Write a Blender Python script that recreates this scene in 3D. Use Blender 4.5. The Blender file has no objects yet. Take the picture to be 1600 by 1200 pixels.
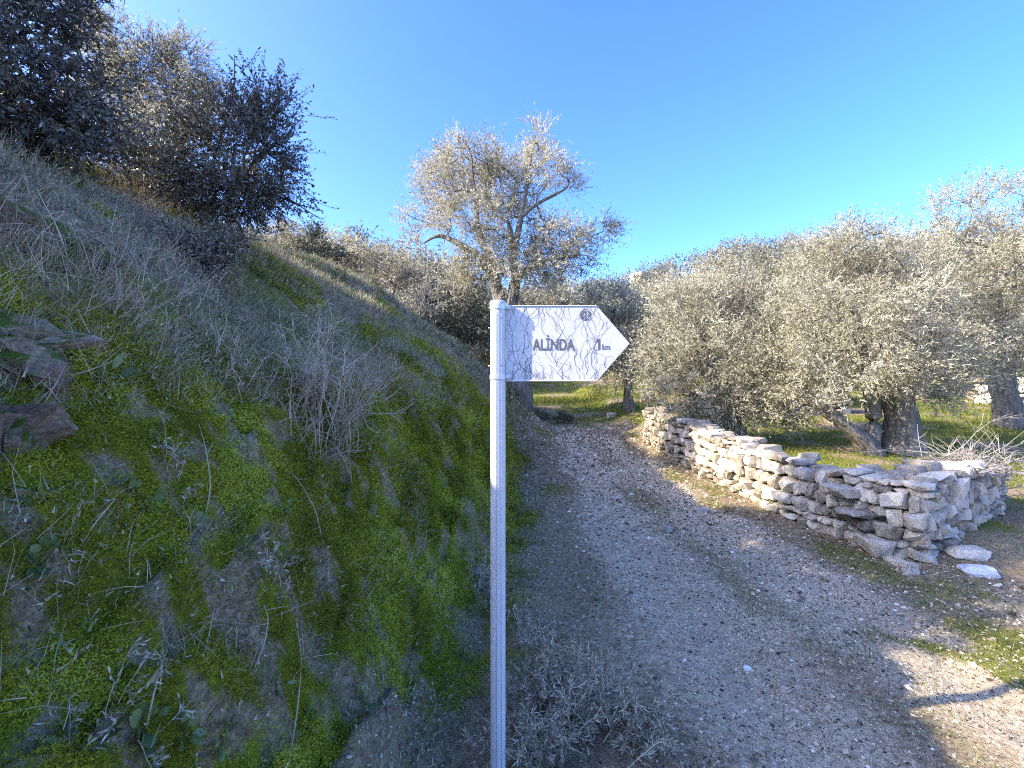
import bpy, bmesh, math
import numpy as np
from mathutils import Vector

# ------------------------------------------------------------------ camera, sky, sun, exposure
SC = bpy.context.scene
COL = SC.collection
F = 740.0                      # focal length in photo pixels (1600 wide)
CAM = np.array([0.0, 0.0, 1.65])
cd = bpy.data.cameras.new('camera'); cam = bpy.data.objects.new('camera', cd); COL.objects.link(cam)
cam.location = CAM; cam.rotation_euler = (math.pi / 2, 0, 0)
cd.sensor_width = 36; cd.lens = F / 1600 * 36; cd.clip_start = 0.05; cd.clip_end = 2000
SC.camera = cam
SUN_AZ, SUN_EL = math.radians(76), math.radians(30)      # the light travels towards +X, a little +Y
trav = Vector((math.sin(SUN_AZ) * math.cos(SUN_EL), math.cos(SUN_AZ) * math.cos(SUN_EL), -math.sin(SUN_EL)))
W = bpy.data.worlds.new('World'); SC.world = W; W.use_nodes = True
wn = W.node_tree.nodes; sky = wn.new('ShaderNodeTexSky'); sky.sky_type = 'NISHITA'; sky.sun_disc = False
sky.sun_elevation = SUN_EL; sky.sun_rotation = math.atan2(-trav.x, -trav.y)
sky.air_density = 0.62; sky.dust_density = 1.8; sky.ozone_density = 4.6; sky.altitude = 300
wn['Background'].inputs['Strength'].default_value = 0.125
hs = wn.new('ShaderNodeHueSaturation'); hs.inputs['Saturation'].default_value = 1.17; hs.inputs['Hue'].default_value = .511      # deep winter blue, the whole sky alike
W.node_tree.links.new(sky.outputs[0], hs.inputs['Color']); W.node_tree.links.new(hs.outputs[0], wn['Background'].inputs[0])
sl = bpy.data.lights.new('sun', 'SUN'); sun = bpy.data.objects.new('sun', sl); COL.objects.link(sun)
sl.energy = 2.0; sl.angle = math.radians(0.5); sl.color = (1.0, 0.90, 0.72)
sun.rotation_euler = trav.to_track_quat('-Z', 'Y').to_euler(); sun.location = (-20, -5, 20)
vs = SC.view_settings; vs.view_transform = 'Standard'; vs.look = 'None'; vs.gamma = 1; vs.exposure = 2.74
vs.use_curve_mapping = False
cy = SC.cycles
cy.max_bounces = 5; cy.diffuse_bounces = 4; cy.glossy_bounces = 2; cy.transmission_bounces = 3; cy.transparent_max_bounces = 4
cy.use_denoising = False; cy.filter_width = 1.1

# ------------------------------------------------------------------ helpers
rng = np.random.default_rng(7)
_tab = np.random.default_rng(3).random((256, 256))

def vnoise(x, y, s=0):
    x = np.asarray(x, float) + s * 17.31; y = np.asarray(y, float) + s * 9.73
    xi = np.floor(x).astype(int); yi = np.floor(y).astype(int)
    fx = x - xi; fy = y - yi
    fx = fx * fx * (3 - 2 * fx); fy = fy * fy * (3 - 2 * fy)
    a = _tab[xi & 255, yi & 255]; b = _tab[(xi + 1) & 255, yi & 255]
    c = _tab[xi & 255, (yi + 1) & 255]; d = _tab[(xi + 1) & 255, (yi + 1) & 255]
    return (a + (b - a) * fx) * (1 - fy) + (c + (d - c) * fx) * fy

def fbm(x, y, s=0, o=4):
    r = 0; a = .5; t = 0
    for i in range(o):
        r = r + a * vnoise(x * 2 ** i, y * 2 ** i, s + i * 3); t += a; a *= .5
    return r / t

def sstep(a, b, x):
    t = np.clip((np.asarray(x, float) - a) / (b - a), 0, 1); return t * t * (3 - 2 * t)

def softplus(x, k=1.0):
    return np.where(x > 20 * k, x, k * np.log1p(np.exp(np.clip(x / k, -40, 20))))

def at(px, py, Y):
    return np.array([(px - 800) / F * Y, Y, CAM[2] - (py - 600) / F * Y])

# ---- mesh plumbing
def mesh_obj(name, verts, quads=None, tris=None, mats=(), parent=None, rnd=None, cols=None, smooth=False, mat_idx=None):
    me = bpy.data.meshes.new(name)
    v = np.ascontiguousarray(verts, np.float32)
    q = np.zeros((0, 4), np.int32) if quads is None or len(quads) == 0 else np.asarray(quads, np.int32)
    t = np.zeros((0, 3), np.int32) if tris is None or len(tris) == 0 else np.asarray(tris, np.int32)
    nq, nt = len(q), len(t)
    me.vertices.add(len(v)); me.vertices.foreach_set('co', v.ravel())
    me.loops.add(nq * 4 + nt * 3); me.loops.foreach_set('vertex_index', np.concatenate([q.ravel(), t.ravel()]).astype(np.int32))
    me.polygons.add(nq + nt)
    ls = np.concatenate([np.arange(nq) * 4, nq * 4 + np.arange(nt) * 3]).astype(np.int32)
    me.polygons.foreach_set('loop_start', ls)
    me.polygons.foreach_set('use_smooth', np.full(nq + nt, smooth))
    for m in mats: me.materials.append(m)
    if mat_idx is not None: me.polygons.foreach_set('material_index', np.asarray(mat_idx, np.int32))
    me.update(calc_edges=True)
    if rnd is not None:
        a = me.attributes.new('rnd', 'FLOAT', 'FACE'); a.data.foreach_set('value', np.asarray(rnd, np.float32))
    if cols is not None:
        a = me.attributes.new('mask', 'FLOAT_COLOR', 'POINT')
        c = np.ones((len(v), 4), np.float32); c[:, :3] = cols; a.data.foreach_set('color', c.ravel())
    o = bpy.data.objects.new(name, me); COL.objects.link(o)
    if parent is not None: o.parent = parent
    return o

def tag(o, label=None, cat=None, group=None, kind=None):
    if label: o['label'] = label
    if cat: o['category'] = cat
    if group: o['group'] = group
    if kind: o['kind'] = kind
    return o

def empty(name, loc, label, cat, group=None):
    o = bpy.data.objects.new(name, None); COL.objects.link(o); o.location = [float(a) for a in loc]; o.empty_display_size = .1
    return tag(o, label, cat, group)

class Geo:
    """collects quads and tris with a random value per face"""
    def __init__(s): s.v = []; s.q = []; s.t = []; s.qr = []; s.tr = []; s.n = 0
    def add(s, v, q=None, t=None, r=None):
        v = np.asarray(v, float).reshape(-1, 3)
        if q is not None and len(q):
            q = np.asarray(q); s.q.append(q + s.n); s.qr.append(np.full(len(q), .5) if r is None else np.broadcast_to(r, len(q)))
        if t is not None and len(t):
            t = np.asarray(t); s.t.append(t + s.n); s.tr.append(np.full(len(t), .5) if r is None else np.broadcast_to(r, len(t)))
        s.v.append(v); s.n += len(v)
    def build(s, name, mat, parent=None, smooth=False, origin=None):
        v = np.concatenate(s.v) if s.v else np.zeros((0, 3))
        if origin is not None: v = v - np.asarray(origin)
        q = np.concatenate(s.q) if s.q else None; t = np.concatenate(s.t) if s.t else None
        r = np.concatenate(s.qr + s.tr) if (s.qr or s.tr) else None
        return mesh_obj(name, v, q, t, [mat], parent, r, smooth=smooth)

def unit(a): return a / np.maximum(np.linalg.norm(a, axis=-1, keepdims=True), 1e-9)

def add_tube(g, pts, rad, sides=6, gnarl=0.0, r=None, cap=True):
    pts = np.asarray(pts, float); n = len(pts); rad = np.broadcast_to(np.asarray(rad, float), n)
    T = unit(np.gradient(pts, axis=0)); up = np.array([0.31, .95, 0.05]) if abs(T[0, 2]) > .7 else np.array([0, 0, 1.0])
    A = unit(np.cross(T, up)); B = np.cross(T, A)
    th = np.arange(sides) / sides * 2 * np.pi
    rr = np.repeat(rad[:, None], sides, 1)
    if gnarl > 0:
        k = np.arange(n)[:, None] * .35
        rr = rr * (1 + gnarl * (2 * fbm(np.cos(th)[None] * 1.6 + 5 + k * .3, np.sin(th)[None] * 1.6 + k, 4, 3) - 1) * 1.6)
    V = pts[:, None] + rr[..., None] * (np.cos(th)[None, :, None] * A[:, None] + np.sin(th)[None, :, None] * B[:, None])
    i = np.arange(n - 1)[:, None] * sides; j = np.arange(sides)[None]; j2 = (j + 1) % sides
    Q = np.stack([i + j, i + j2, i + sides + j2, i + sides + j], -1).reshape(-1, 4)
    V = V.reshape(-1, 3)
    t = None
    if cap:
        V = np.concatenate([V, pts[-1:] + T[-1:] * rad[-1] * .6]); b = (n - 1) * sides
        t = np.array([[b + k, b + (k + 1) % sides, n * sides] for k in range(sides)])
    g.add(V, Q, t, r)

def add_leaves(g, P, D, L, Wd, rs=None, fold=.15, rg=None, face=None, tri=False):
    """diamond leaves: P base, D direction, lengths L, widths Wd"""
    rg = rg or rng
    n = len(P); L = np.broadcast_to(L, n)[:, None]; Wd = np.broadcast_to(Wd, n)[:, None]
    D = unit(D); S = unit(np.cross(D, rg.normal(size=(n, 3)) if face is None else face + .45 * rg.normal(size=(n, 3)))); N = np.cross(S, D)
    if tri:
        V = np.stack([P + S * Wd * .5, P + D * L + N * L * .1, P - S * Wd * .5], 1).reshape(-1, 3)
        g.add(V, None, np.arange(n * 3).reshape(n, 3), rg.random(n) if rs is None else rs); return
    mid = P + D * L * .45 + N * L * fold * (rg.random((n, 1)) - .3)
    V = np.stack([P, mid + S * Wd * .5, P + D * L - N * L * .1, mid - S * Wd * .5], 1).reshape(-1, 3)
    Q = np.arange(n * 4).reshape(n, 4)
    g.add(V, Q, None, rg.random(n) if rs is None else rs)

def add_blades(g, P, D, L, Wd, rs=None, bend=.5, rg=None, seg=2):
    """curved grass blades, seg quads tapering to a tip"""
    rg = rg or rng
    n = len(P); L = np.broadcast_to(L, n)[:, None]; Wd = np.broadcast_to(Wd, n)[:, None]
    D = unit(D); S = unit(np.cross(D, rg.normal(size=(n, 3)))); N = np.cross(S, D)
    bn = bend * (rg.random((n, 1)) + .3)
    rings = []
    for k in range(seg + 1):
        t = k / seg
        c = P + D * L * t * (1 - .25 * bn * t) + N * L * bn * t * t * .6 + np.array([0, 0, -1.0]) * L * bn * t * t * .25
        w = Wd * (1 - t * .6) * .5
        rings += [c - S * w, c + S * w] if k < seg else [c]
    V = np.stack(rings, 1).reshape(-1, 3); m = 2 * seg + 1
    b = np.arange(n)[:, None] * m; r = rg.random(n) if rs is None else rs
    Q = np.concatenate([b + np.array([[2 * k, 2 * k + 1, 2 * k + 3, 2 * k + 2]]) for k in range(seg - 1)], 0) if seg > 1 else np.zeros((0, 4), int)
    g.add(V, Q, None, np.tile(r, max(seg - 1, 0)))
    g.t.append(b + np.array([[2 * seg - 2, 2 * seg - 1, 2 * seg]]) + g.n - len(V)); g.tr.append(r)

# ------------------------------------------------------------------ materials
def new_mat(name):
    m = bpy.data.materials.new(name); m.use_nodes = True
    nt = m.node_tree; b = nt.nodes['Principled BSDF']
    return m, nt, b

def N(nt, typ, **kw):
    n = nt.nodes.new(typ)
    for k, v in kw.items():
        if k.startswith('i_'):
            key = k[2:]; n.inputs[int(key) if key.isdigit() else key.replace('_', ' ')].default_value = v
        else: setattr(n, k, v)
    return n

def ramp(nt, fac, stops):
    r = nt.nodes.new('ShaderNodeValToRGB'); e = r.color_ramp.elements
    while len(e) < len(stops): e.new(.5)
    for i, (p, c) in enumerate(stops): e[i].position = p; e[i].color = (*c, 1)
    nt.links.new(fac, r.inputs[0]); return r.outputs[0]

def noise(nt, scale, detail=4, rough=.6, coord='Object', dist=0):
    tc = nt.nodes.new('ShaderNodeTexCoord'); n = N(nt, 'ShaderNodeTexNoise'); n.inputs['Scale'].default_value = scale
    n.inputs['Detail'].default_value = detail; n.inputs['Roughness'].default_value = rough; n.inputs['Distortion'].default_value = dist
    nt.links.new(tc.outputs[coord], n.inputs['Vector']); return n.outputs['Fac']

def bump(nt, b, h, strength, dist):
    n = nt.nodes.new('ShaderNodeBump'); n.inputs['Strength'].default_value = strength; n.inputs['Distance'].default_value = dist
    nt.links.new(h, n.inputs['Height']); nt.links.new(n.outputs[0], b.inputs['Normal'])

def math_n(nt, op, a, b=None, clamp=False):
    n = nt.nodes.new('ShaderNodeMath'); n.operation = op; n.use_clamp = clamp
    for i, x in enumerate((a, b)):
        if x is None: continue
        if isinstance(x, (int, float)): n.inputs[i].default_value = x
        else: nt.links.new(x, n.inputs[i])
    return n.outputs[0]

def mixc(nt, f, a, b):
    n = nt.nodes.new('ShaderNodeMix'); n.data_type = 'RGBA'
    for s, x in ((0, f), (6, a), (7, b)):
        if isinstance(x, (int, float)): n.inputs[s].default_value = x
        elif isinstance(x, tuple): n.inputs[s].default_value = (*x, 1)
        else: nt.links.new(x, n.inputs[s])
    return n.outputs[2]

def leaf_mat(name, stops, rough=.55, transl=.25, spec=.35):
    m, nt, b = new_mat(name)
    a = N(nt, 'ShaderNodeAttribute', attribute_name='rnd')
    c = ramp(nt, a.outputs['Fac'], stops)
    nt.links.new(c, b.inputs['Base Color']); b.inputs['Roughness'].default_value = rough; b.inputs['Specular IOR Level'].default_value = spec
    if transl:
        tr = nt.nodes.new('ShaderNodeBsdfTranslucent'); nt.links.new(c, tr.inputs[0])
        mx = nt.nodes.new('ShaderNodeMixShader'); mx.inputs[0].default_value = transl
        nt.links.new(b.outputs[0], mx.inputs[1]); nt.links.new(tr.outputs[0], mx.inputs[2])
        nt.links.new(mx.outputs[0], nt.nodes['Material Output'].inputs[0])
    return m

def bark_mat(name, c1, c2, scale=14):
    m, nt, b = new_mat(name)
    tc = nt.nodes.new('ShaderNodeTexCoord'); mp = N(nt, 'ShaderNodeMapping'); mp.inputs['Scale'].default_value = (1, 1, .22)
    n = N(nt, 'ShaderNodeTexNoise'); n.inputs['Scale'].default_value = scale; n.inputs['Detail'].default_value = 6; n.inputs['Roughness'].default_value = .7
    nt.links.new(tc.outputs['Object'], mp.inputs[0]); nt.links.new(mp.outputs[0], n.inputs['Vector'])
    nt.links.new(ramp(nt, n.outputs['Fac'], [(.3, c1), (.7, c2)]), b.inputs['Base Color'])
    b.inputs['Roughness'].default_value = .9; b.inputs['Specular IOR Level'].default_value = .1
    bump(nt, b, n.outputs['Fac'], .9, .03)
    return m

M = {}
OL = [(0, (.14, .128, .074)), (.3, (.29, .265, .168)), (.6, (.49, .45, .32)), (1, (.73, .68, .53))]
M['olive'] = leaf_mat('olive_leaf', OL, .45, .42, .5)
M['olive_far'] = leaf_mat('olive_leaf_distant', [(0, (.12, .11, .064)), (.4, (.28, .257, .165)), (.75, (.46, .42, .30)), (1, (.64, .59, .45))], .6, .35, .3)
M['wood'] = leaf_mat('far_wood_leaf', [(0, (.075, .075, .05)), (.4, (.17, .165, .115)), (.75, (.29, .275, .205)), (1, (.42, .40, .32))], .7, .3, .2)
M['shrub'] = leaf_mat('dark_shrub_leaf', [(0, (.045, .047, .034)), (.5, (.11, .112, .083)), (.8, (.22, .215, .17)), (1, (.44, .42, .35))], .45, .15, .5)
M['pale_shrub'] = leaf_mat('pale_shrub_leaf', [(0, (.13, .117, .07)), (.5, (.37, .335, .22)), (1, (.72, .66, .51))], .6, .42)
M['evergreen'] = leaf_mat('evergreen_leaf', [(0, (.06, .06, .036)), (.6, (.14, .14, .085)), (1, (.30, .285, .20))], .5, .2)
M['dry'] = leaf_mat('dry_stalk', [(0, (.13, .09, .05)), (.35, (.30, .23, .145)), (.7, (.52, .42, .29)), (1, (.74, .63, .49))], .8, .2, .15)
M['dry_grey'] = leaf_mat('grey_dry_leaf', [(0, (.12, .095, .055)), (.35, (.30, .255, .17)), (.75, (.56, .49, .35)), (1, (.78, .70, .55))], .7, .2, .2)
M['moss'] = leaf_mat('moss_green', [(0, (.05, .04, .010)), (.2, (.12, .115, .014)), (.5, (.285, .29, .022)), (.85, (.44, .44, .035)), (1, (.55, .54, .10))], .8, .35, .1)
M['grass'] = leaf_mat('grass_green', [(0, (.06, .07, .014)), (.45, (.14, .165, .024)), (.8, (.25, .265, .045)), (1, (.45, .40, .18))], .6, .35, .2)
M['weed'] = leaf_mat('weed_leaf', [(0, (.05, .075, .022)), (.6, (.11, .165, .05)), (1, (.22, .28, .11))], .5, .25, .35)
M['sage'] = leaf_mat('grey_green_weed', [(0, (.10, .10, .05)), (.5, (.27, .275, .145)), (1, (.50, .49, .32))], .7, .2, .2)
M['litter'] = leaf_mat('litter', [(0, (.05, .034, .02)), (.4, (.17, .12, .07)), (.75, (.38, .30, .20)), (1, (.68, .59, .46))], .9, .0, .1)
M['pebble'] = leaf_mat('pebble', [(0, (.05, .038, .028)), (.4, (.22, .175, .125)), (.7, (.50, .41, .28)), (1, (.80, .71, .56))], .9, .0, .15)
M['bark'] = bark_mat('olive_bark', (.07, .06, .048), (.30, .27, .225))
M['twig'] = bark_mat('shrub_twig', (.05, .043, .036), (.17, .15, .13), 30)
M['twig_pale'] = bark_mat('bare_stem', (.17, .14, .11), (.42, .38, .32), 30)
M['twig_brush'] = bark_mat('cut_brushwood', (.16, .135, .11), (.44, .41, .37), 30)

def stone_mat(name, dark, mid, light, scale=9, strata=0.0, moss=0.0):
    m, nt, b = new_mat(name)
    oi = nt.nodes.new('ShaderNodeObjectInfo')
    tc = nt.nodes.new('ShaderNodeTexCoord'); ad = N(nt, 'ShaderNodeVectorMath', operation='ADD')
    sc = N(nt, 'ShaderNodeVectorMath', operation='SCALE'); sc.inputs[0].default_value = (13, 7, 5); nt.links.new(oi.outputs['Random'], sc.inputs['Scale'])
    geo = nt.nodes.new('ShaderNodeNewGeometry')
    nt.links.new(geo.outputs['Position'], ad.inputs[0]); nt.links.new(sc.outputs[0], ad.inputs[1])
    vec = ad.outputs[0]
    if strata:
        mp = N(nt, 'ShaderNodeMapping'); mp.inputs['Scale'].default_value = (1, 1, strata); mp.inputs['Rotation'].default_value = (.2, -.35, 0)
        nt.links.new(vec, mp.inputs[0]); vec = mp.outputs[0]
    n1 = N(nt, 'ShaderNodeTexNoise'); n1.inputs['Scale'].default_value = scale; n1.inputs['Detail'].default_value = 8; n1.inputs['Roughness'].default_value = .68
    nt.links.new(vec, n1.inputs['Vector'])
    n2 = N(nt, 'ShaderNodeTexNoise'); n2.inputs['Scale'].default_value = scale * 7; n2.inputs['Detail'].default_value = 5; n2.inputs['Roughness'].default_value = .7
    nt.links.new(vec, n2.inputs['Vector'])
    f = math_n(nt, 'ADD', math_n(nt, 'MULTIPLY', n1.outputs['Fac'], .6), math_n(nt, 'MULTIPLY', n2.outputs['Fac'], .4))
    f = math_n(nt, 'ADD', f, math_n(nt, 'MULTIPLY', math_n(nt, 'SUBTRACT', oi.outputs['Random'], .5), .26))
    c = ramp(nt, f, [(.3, dark), (.45, mid), (.66, light)])
    if moss:
        sx = nt.nodes.new('ShaderNodeSeparateXYZ'); nt.links.new(geo.outputs['Normal'], sx.inputs[0])
        f2 = math_n(nt, 'MULTIPLY', math_n(nt, 'ADD', math_n(nt, 'MULTIPLY', sx.outputs[2], .5), n1.outputs['Fac']), moss)
        f2 = math_n(nt, 'SUBTRACT', math_n(nt, 'MULTIPLY', f2, 4), 2.6, True)
        c = mixc(nt, f2, c, (.06, .09, .012))
    nt.links.new(c, b.inputs['Base Color']); b.inputs['Roughness'].default_value = .92; b.inputs['Specular IOR Level'].default_value = .15
    bump(nt, b, f, .8, .012)
    return m
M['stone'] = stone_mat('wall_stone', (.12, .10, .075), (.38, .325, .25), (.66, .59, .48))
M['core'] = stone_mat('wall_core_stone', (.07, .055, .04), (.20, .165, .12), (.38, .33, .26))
M['rock'] = stone_mat('layered_rock', (.035, .025, .018), (.16, .12, .085), (.40, .33, .25), 9, 2.6, 1.1)
M['white_rock'] = stone_mat('white_rock', (.45, .45, .45), (.68, .68, .68), (.82, .82, .82), 7)

# ground: masks only say which material lies where (r moss, g trodden gravel, b grass)
def ground_mat():
    m, nt, b = new_mat('ground_soil')
    at_ = N(nt, 'ShaderNodeAttribute', attribute_name='mask'); sp = nt.nodes.new('ShaderNodeSeparateColor'); nt.links.new(at_.outputs['Color'], sp.inputs[0])
    n1 = noise(nt, 1.7, 6, .65); n2 = noise(nt, 26, 6, .72); n3 = noise(nt, 110, 3, .7)
    tc = nt.nodes.new('ShaderNodeTexCoord')
    vo = N(nt, 'ShaderNodeTexVoronoi'); vo.inputs['Scale'].default_value = 60; nt.links.new(tc.outputs['Object'], vo.inputs['Vector'])
    fine = math_n(nt, 'ADD', math_n(nt, 'MULTIPLY', n2, .55), math_n(nt, 'MULTIPLY', n3, .45))
    soil = ramp(nt, fine, [(.32, (.08, .056, .03)), (.5, (.28, .21, .12)), (.66, (.54, .44, .29))])
    grav = ramp(nt, fine, [(.34, (.19, .14, .085)), (.47, (.52, .415, .265)), (.60, (.76, .64, .43))])
    gsp = ramp(nt, vo.outputs['Color'], [(.2, (.14, .105, .07)), (.8, (.70, .58, .41))])
    grav = mixc(nt, .4, grav, gsp)
    grav = mixc(nt, math_n(nt, 'MULTIPLY', math_n(nt, 'SUBTRACT', n1, .42, True), 1.8, True), grav, (.36, .28, .19))
    gras = ramp(nt, fine, [(.3, (.06, .065, .015)), (.5, (.17, .18, .035)), (.72, (.36, .32, .12))])
    mosc = ramp(nt, fine, [(.32, (.05, .045, .008)), (.5, (.18, .19, .016)), (.66, (.32, .33, .03))])
    edge = math_n(nt, 'MULTIPLY', math_n(nt, 'SUBTRACT', n2, .5), .7)
    def msk(o): return math_n(nt, 'MULTIPLY', math_n(nt, 'SUBTRACT', math_n(nt, 'ADD', o, edge), .32), 2.8, True)
    c = mixc(nt, msk(sp.outputs[1]), soil, grav)
    c = mixc(nt, msk(sp.outputs[2]), c, gras)
    c = mixc(nt, msk(sp.outputs[0]), c, mosc)
    nt.links.new(c, b.inputs['Base Color']); b.inputs['Roughness'].default_value = .95; b.inputs['Specular IOR Level'].default_value = .1
    bump(nt, b, fine, 1.0, .03)
    return m
M['ground'] = ground_mat()

# ------------------------------------------------------------------ the lie of the land
TOE_Y = [-50, 1.0, 2.4, 4.0, 6.0, 10, 13, 16, 22, 32, 60]
TOE_X = [-.5, -.48, -.34, -.22, .0, .2, .25, -1.2, -2.6, -3.5, -6]
PD = np.array([-1, 0, .12, .3, .7, 1.2, 2.0, 3.0, 3.6, 6, 12, 30, 80, 200, 400])
PH = np.array([0, 0, .28, .68, 1.36, 1.98, 2.76, 3.52, 3.80, 4.5, 6.0, 10, 16, 22, 25])

def toe(Y):
    Y = np.asarray(Y, float); return sum(np.interp(Y + k, TOE_Y, TOE_X) for k in (-.6, -.2, .2, .6)) / 4 + .12 * (fbm(Y * .9, Y * 0 + 2, 5, 3) - .5)
def zpath(Y):
    return .08 * softplus(np.minimum(np.asarray(Y, float), 40) - 6, .8)
def wall_front_x(Y):      # line of the dry stone wall along the track
    return np.interp(Y, [3.6, 4.2, 6.2, 10.5, 13], [3.7, 3.5, 3.22, 2.9, 2.7])

def prof(d): return sum(np.interp(d + k, PD, PH) for k in (-.09, -.03, .03, .09)) / 4
def height(X, Y, fine=True):
    X = np.asarray(X, float); Y = np.asarray(Y, float)
    zp = zpath(Y); d = toe(Y) - X
    bank = sstep(-.02, .25, d); dist = np.sqrt(X * X + Y * Y); near = 1 - sstep(12, 30, dist)
    m = np.maximum((3.8 - zp) / 3.8, .72) * (1 - .5 * sstep(16.5, 19, Y) * (1 - sstep(23, 30, Y)) * (1 - sstep(3.5, 9, d))) * np.interp(Y, [-5, 1.0, 1.9, 2.6, 3.2, 4.0, 5.6, 8, 11], [.93, .93, .96, .945, .915, .945, .945, .94, .98])
    p0 = prof(d); dd = d
    if fine:      # the face bulges in and out: noise runs along the bank and up its face
        s_ = p0 + d * .4; yy = 3.5 * np.log1p(np.maximum(Y, -2) / 3.5) * 1.25
        dd = d + near * sstep(-.1, .3, d) * (.42 * (fbm(yy * 1.0, s_ * 1.1, 1, 3) - .5) + .16 * (np.abs(fbm(yy * 3.2, s_ * 3.2, 2, 3) * 2 - 1) - .25) + .06 * (fbm(yy * 11, s_ * 11, 3, 3) - .5))
    pr = prof(dd)
    z = zp + pr * m
    z = z + 10.5 * sstep(20, 80, Y) * (1 - .25 * sstep(90, 300, Y)) + sstep(30, 85, Y) * sstep(2, 45, X) * 9.5
    z = z + .16 * sstep(6.7, 7.6, Y) * (1 - sstep(9.5, 12, Y)) * sstep(2.5, 3.3, d) + .2 * sstep(13, 13.7, Y) * (1 - sstep(15, 17, Y)) * sstep(1.9, 2.5, d)
    z = z + .62 * np.exp(-((X - .1) / .72) ** 2 - ((Y - 11.7) / .8) ** 2)
    right = sstep(.1, .9, X - wall_front_x(np.clip(Y, 3.6, 13))) * sstep(3.9, 4.9, Y)
    z = z + right * (.22 + .10 * (fbm(X * .5, Y * .5, 9, 3) - .5))
    if fine:
        bmp = bank * near * sstep(.8, 2.0, d) * (.22 * (fbm(X * 1.3, Y * 1.1, 1, 4) - .5) + .07 * (fbm(X * 6, Y * 6, 2, 3) - .5))
        rut = np.minimum(np.abs(X - 1.25 - .08 * np.sin(Y * .7)), np.abs(X - 2.45 - .08 * np.sin(Y * .7)))
        flat = (1 - bank) * (-.035 * np.exp(-(rut / .22) ** 2) * (Y < 14) * (X < 3) + .06 * (fbm(X * .8, Y * .8, 11, 3) - .5) + .03 * (fbm(X * 5, Y * 5, 12, 3) - .5))
        far = sstep(12, 40, dist) * 1.2 * (fbm(X * .12, Y * .12, 13, 4) - .5)
        z = z + bmp + flat + far
    return z

def normal(X, Y, e=.03):
    return unit(np.stack([-(height(X + e, Y) - height(X - e, Y)) / (2 * e), -(height(X, Y + e) - height(X, Y - e)) / (2 * e), np.ones_like(np.asarray(X, float))], -1))

def hit(px, py, y0=.6, y1=60):
    """where a photo pixel's ray meets the land"""
    Y = np.concatenate([np.arange(y0, 8, .01), np.arange(8, y1, .05)])
    P = at(px, py, Y[:, None].ravel()[0] * 0 + 1.0) - CAM
    pts = CAM + P * Y[:, None]
    below = pts[:, 2] < height(pts[:, 0], pts[:, 1])
    k = int(np.argmax(below)) if below.any() else len(Y) - 1
    return pts[k]

def pix(P):
    P = np.asarray(P); return 800 + F * P[..., 0] / P[..., 1], 600 - F * (P[..., 2] - CAM[2]) / P[..., 1]

def moss_mask(X, Y):
    d = toe(Y) - X; h = prof(d); s_ = h + d * .4; X0, Y0 = X, Y; Y = 3.5 * np.log1p(np.maximum(Y, -2) / 3.5) * 1.25
    low = 1 - sstep(1.35, 2.0, h - .35 * (1 - sstep(1.4, 3.0, Y0)) + 1.0 * (fbm(Y * 1.0, s_ * .9, 21, 3) - .5))
    n = fbm(Y * 2.0, s_ * 1.7, 22, 4)
    patch = sstep(.20, .36, n) * low + sstep(.54, .64, n) * (1 - low)
    patch = patch * (1 - .75 * sstep(.54, .62, fbm(Y * 13, s_ * 10, 24, 4)))
    fade = 1 - sstep(5, 10, Y0) * .5
    gully = 1 - .9 * np.exp(-((Y0 - 1.78 - .10 * np.sin(s_ * 3)) / .07) ** 2) * sstep(1.7, 1.2, s_)
    foot = .55 * sstep(.46, .6, fbm(Y0 * 4, X0 * 4, 25, 3)) * sstep(-.55, -.2, d) * (1 - sstep(.0, .3, d)) * (Y0 < 6)
    return np.maximum(foot, 1.0 * patch * gully * sstep(-.08, .16, d + .7 * (fbm(Y * 2, X * 2, 23, 2) - .5) - .10 * (1 - sstep(1.8, 2.6, Y0))) * fade * (1 - sstep(5, 8, d)))

def path_mask(X, Y):
    d = toe(Y) - X; w = .9 * (fbm(X * 1.2, Y * 1.2, 31, 4) - .5)
    a = sstep(.35, 1.1, -d + w)
    b = 1 - sstep(-.75, -.2, X - wall_front_x(Y) + w) * sstep(3.5, 4.3, Y)
    b = b * (1 - sstep(10.8, 13.5, Y + w))
    rut = np.minimum(np.abs(X - 1.25 - .08 * np.sin(Y * .7)), np.abs(X - 2.45 - .08 * np.sin(Y * .7)))
    strip = np.clip(.35 + .75 * np.exp(-(rut / .38) ** 2) + .6 * (fbm(X * 1.3, Y * .9, 33, 4) - .45), 0, 1)
    return a * b * strip

def grass_mask(X, Y):
    d = toe(Y) - X
    f = sstep(.25, .8, X - wall_front_x(np.clip(Y, 3.6, 13))) * sstep(4.4, 5.0, Y)
    f = np.maximum(f, sstep(12.5, 14.5, Y) * (1 - sstep(26, 50, Y)) * sstep(-1, .5, -d))
    ridge = sstep(2.6, 3.2, d) * (1 - sstep(9, 14, d)) * .9
    f = np.maximum(f, ridge) * sstep(.30, .48, fbm(X * .9, Y * .9, 41, 3))
    f = np.maximum(f, .62 * sstep(.9, 1.4, d) * (1 - sstep(3, 4, d)) * sstep(.42, .56, fbm(Y * 1.6, d * 2.2, 45, 3)) * (Y < 18))
    verge = .6 * sstep(.50, .6, fbm(X * 1.6, Y * 1.2, 42, 3)) * (1 - path_mask(X, Y)) * sstep(-.3, .2, -d) * (1 - sstep(0, .4, X - wall_front_x(Y)))
    lit = .85 * sstep(.38, .55, fbm(X * 2.4, Y * 2.4, 43, 3)) * sstep(2.0, 2.7, X) * (1 - sstep(3.1, 3.6, Y)) * (Y > 1)
    return np.maximum(np.maximum(f, verge), lit)

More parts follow.
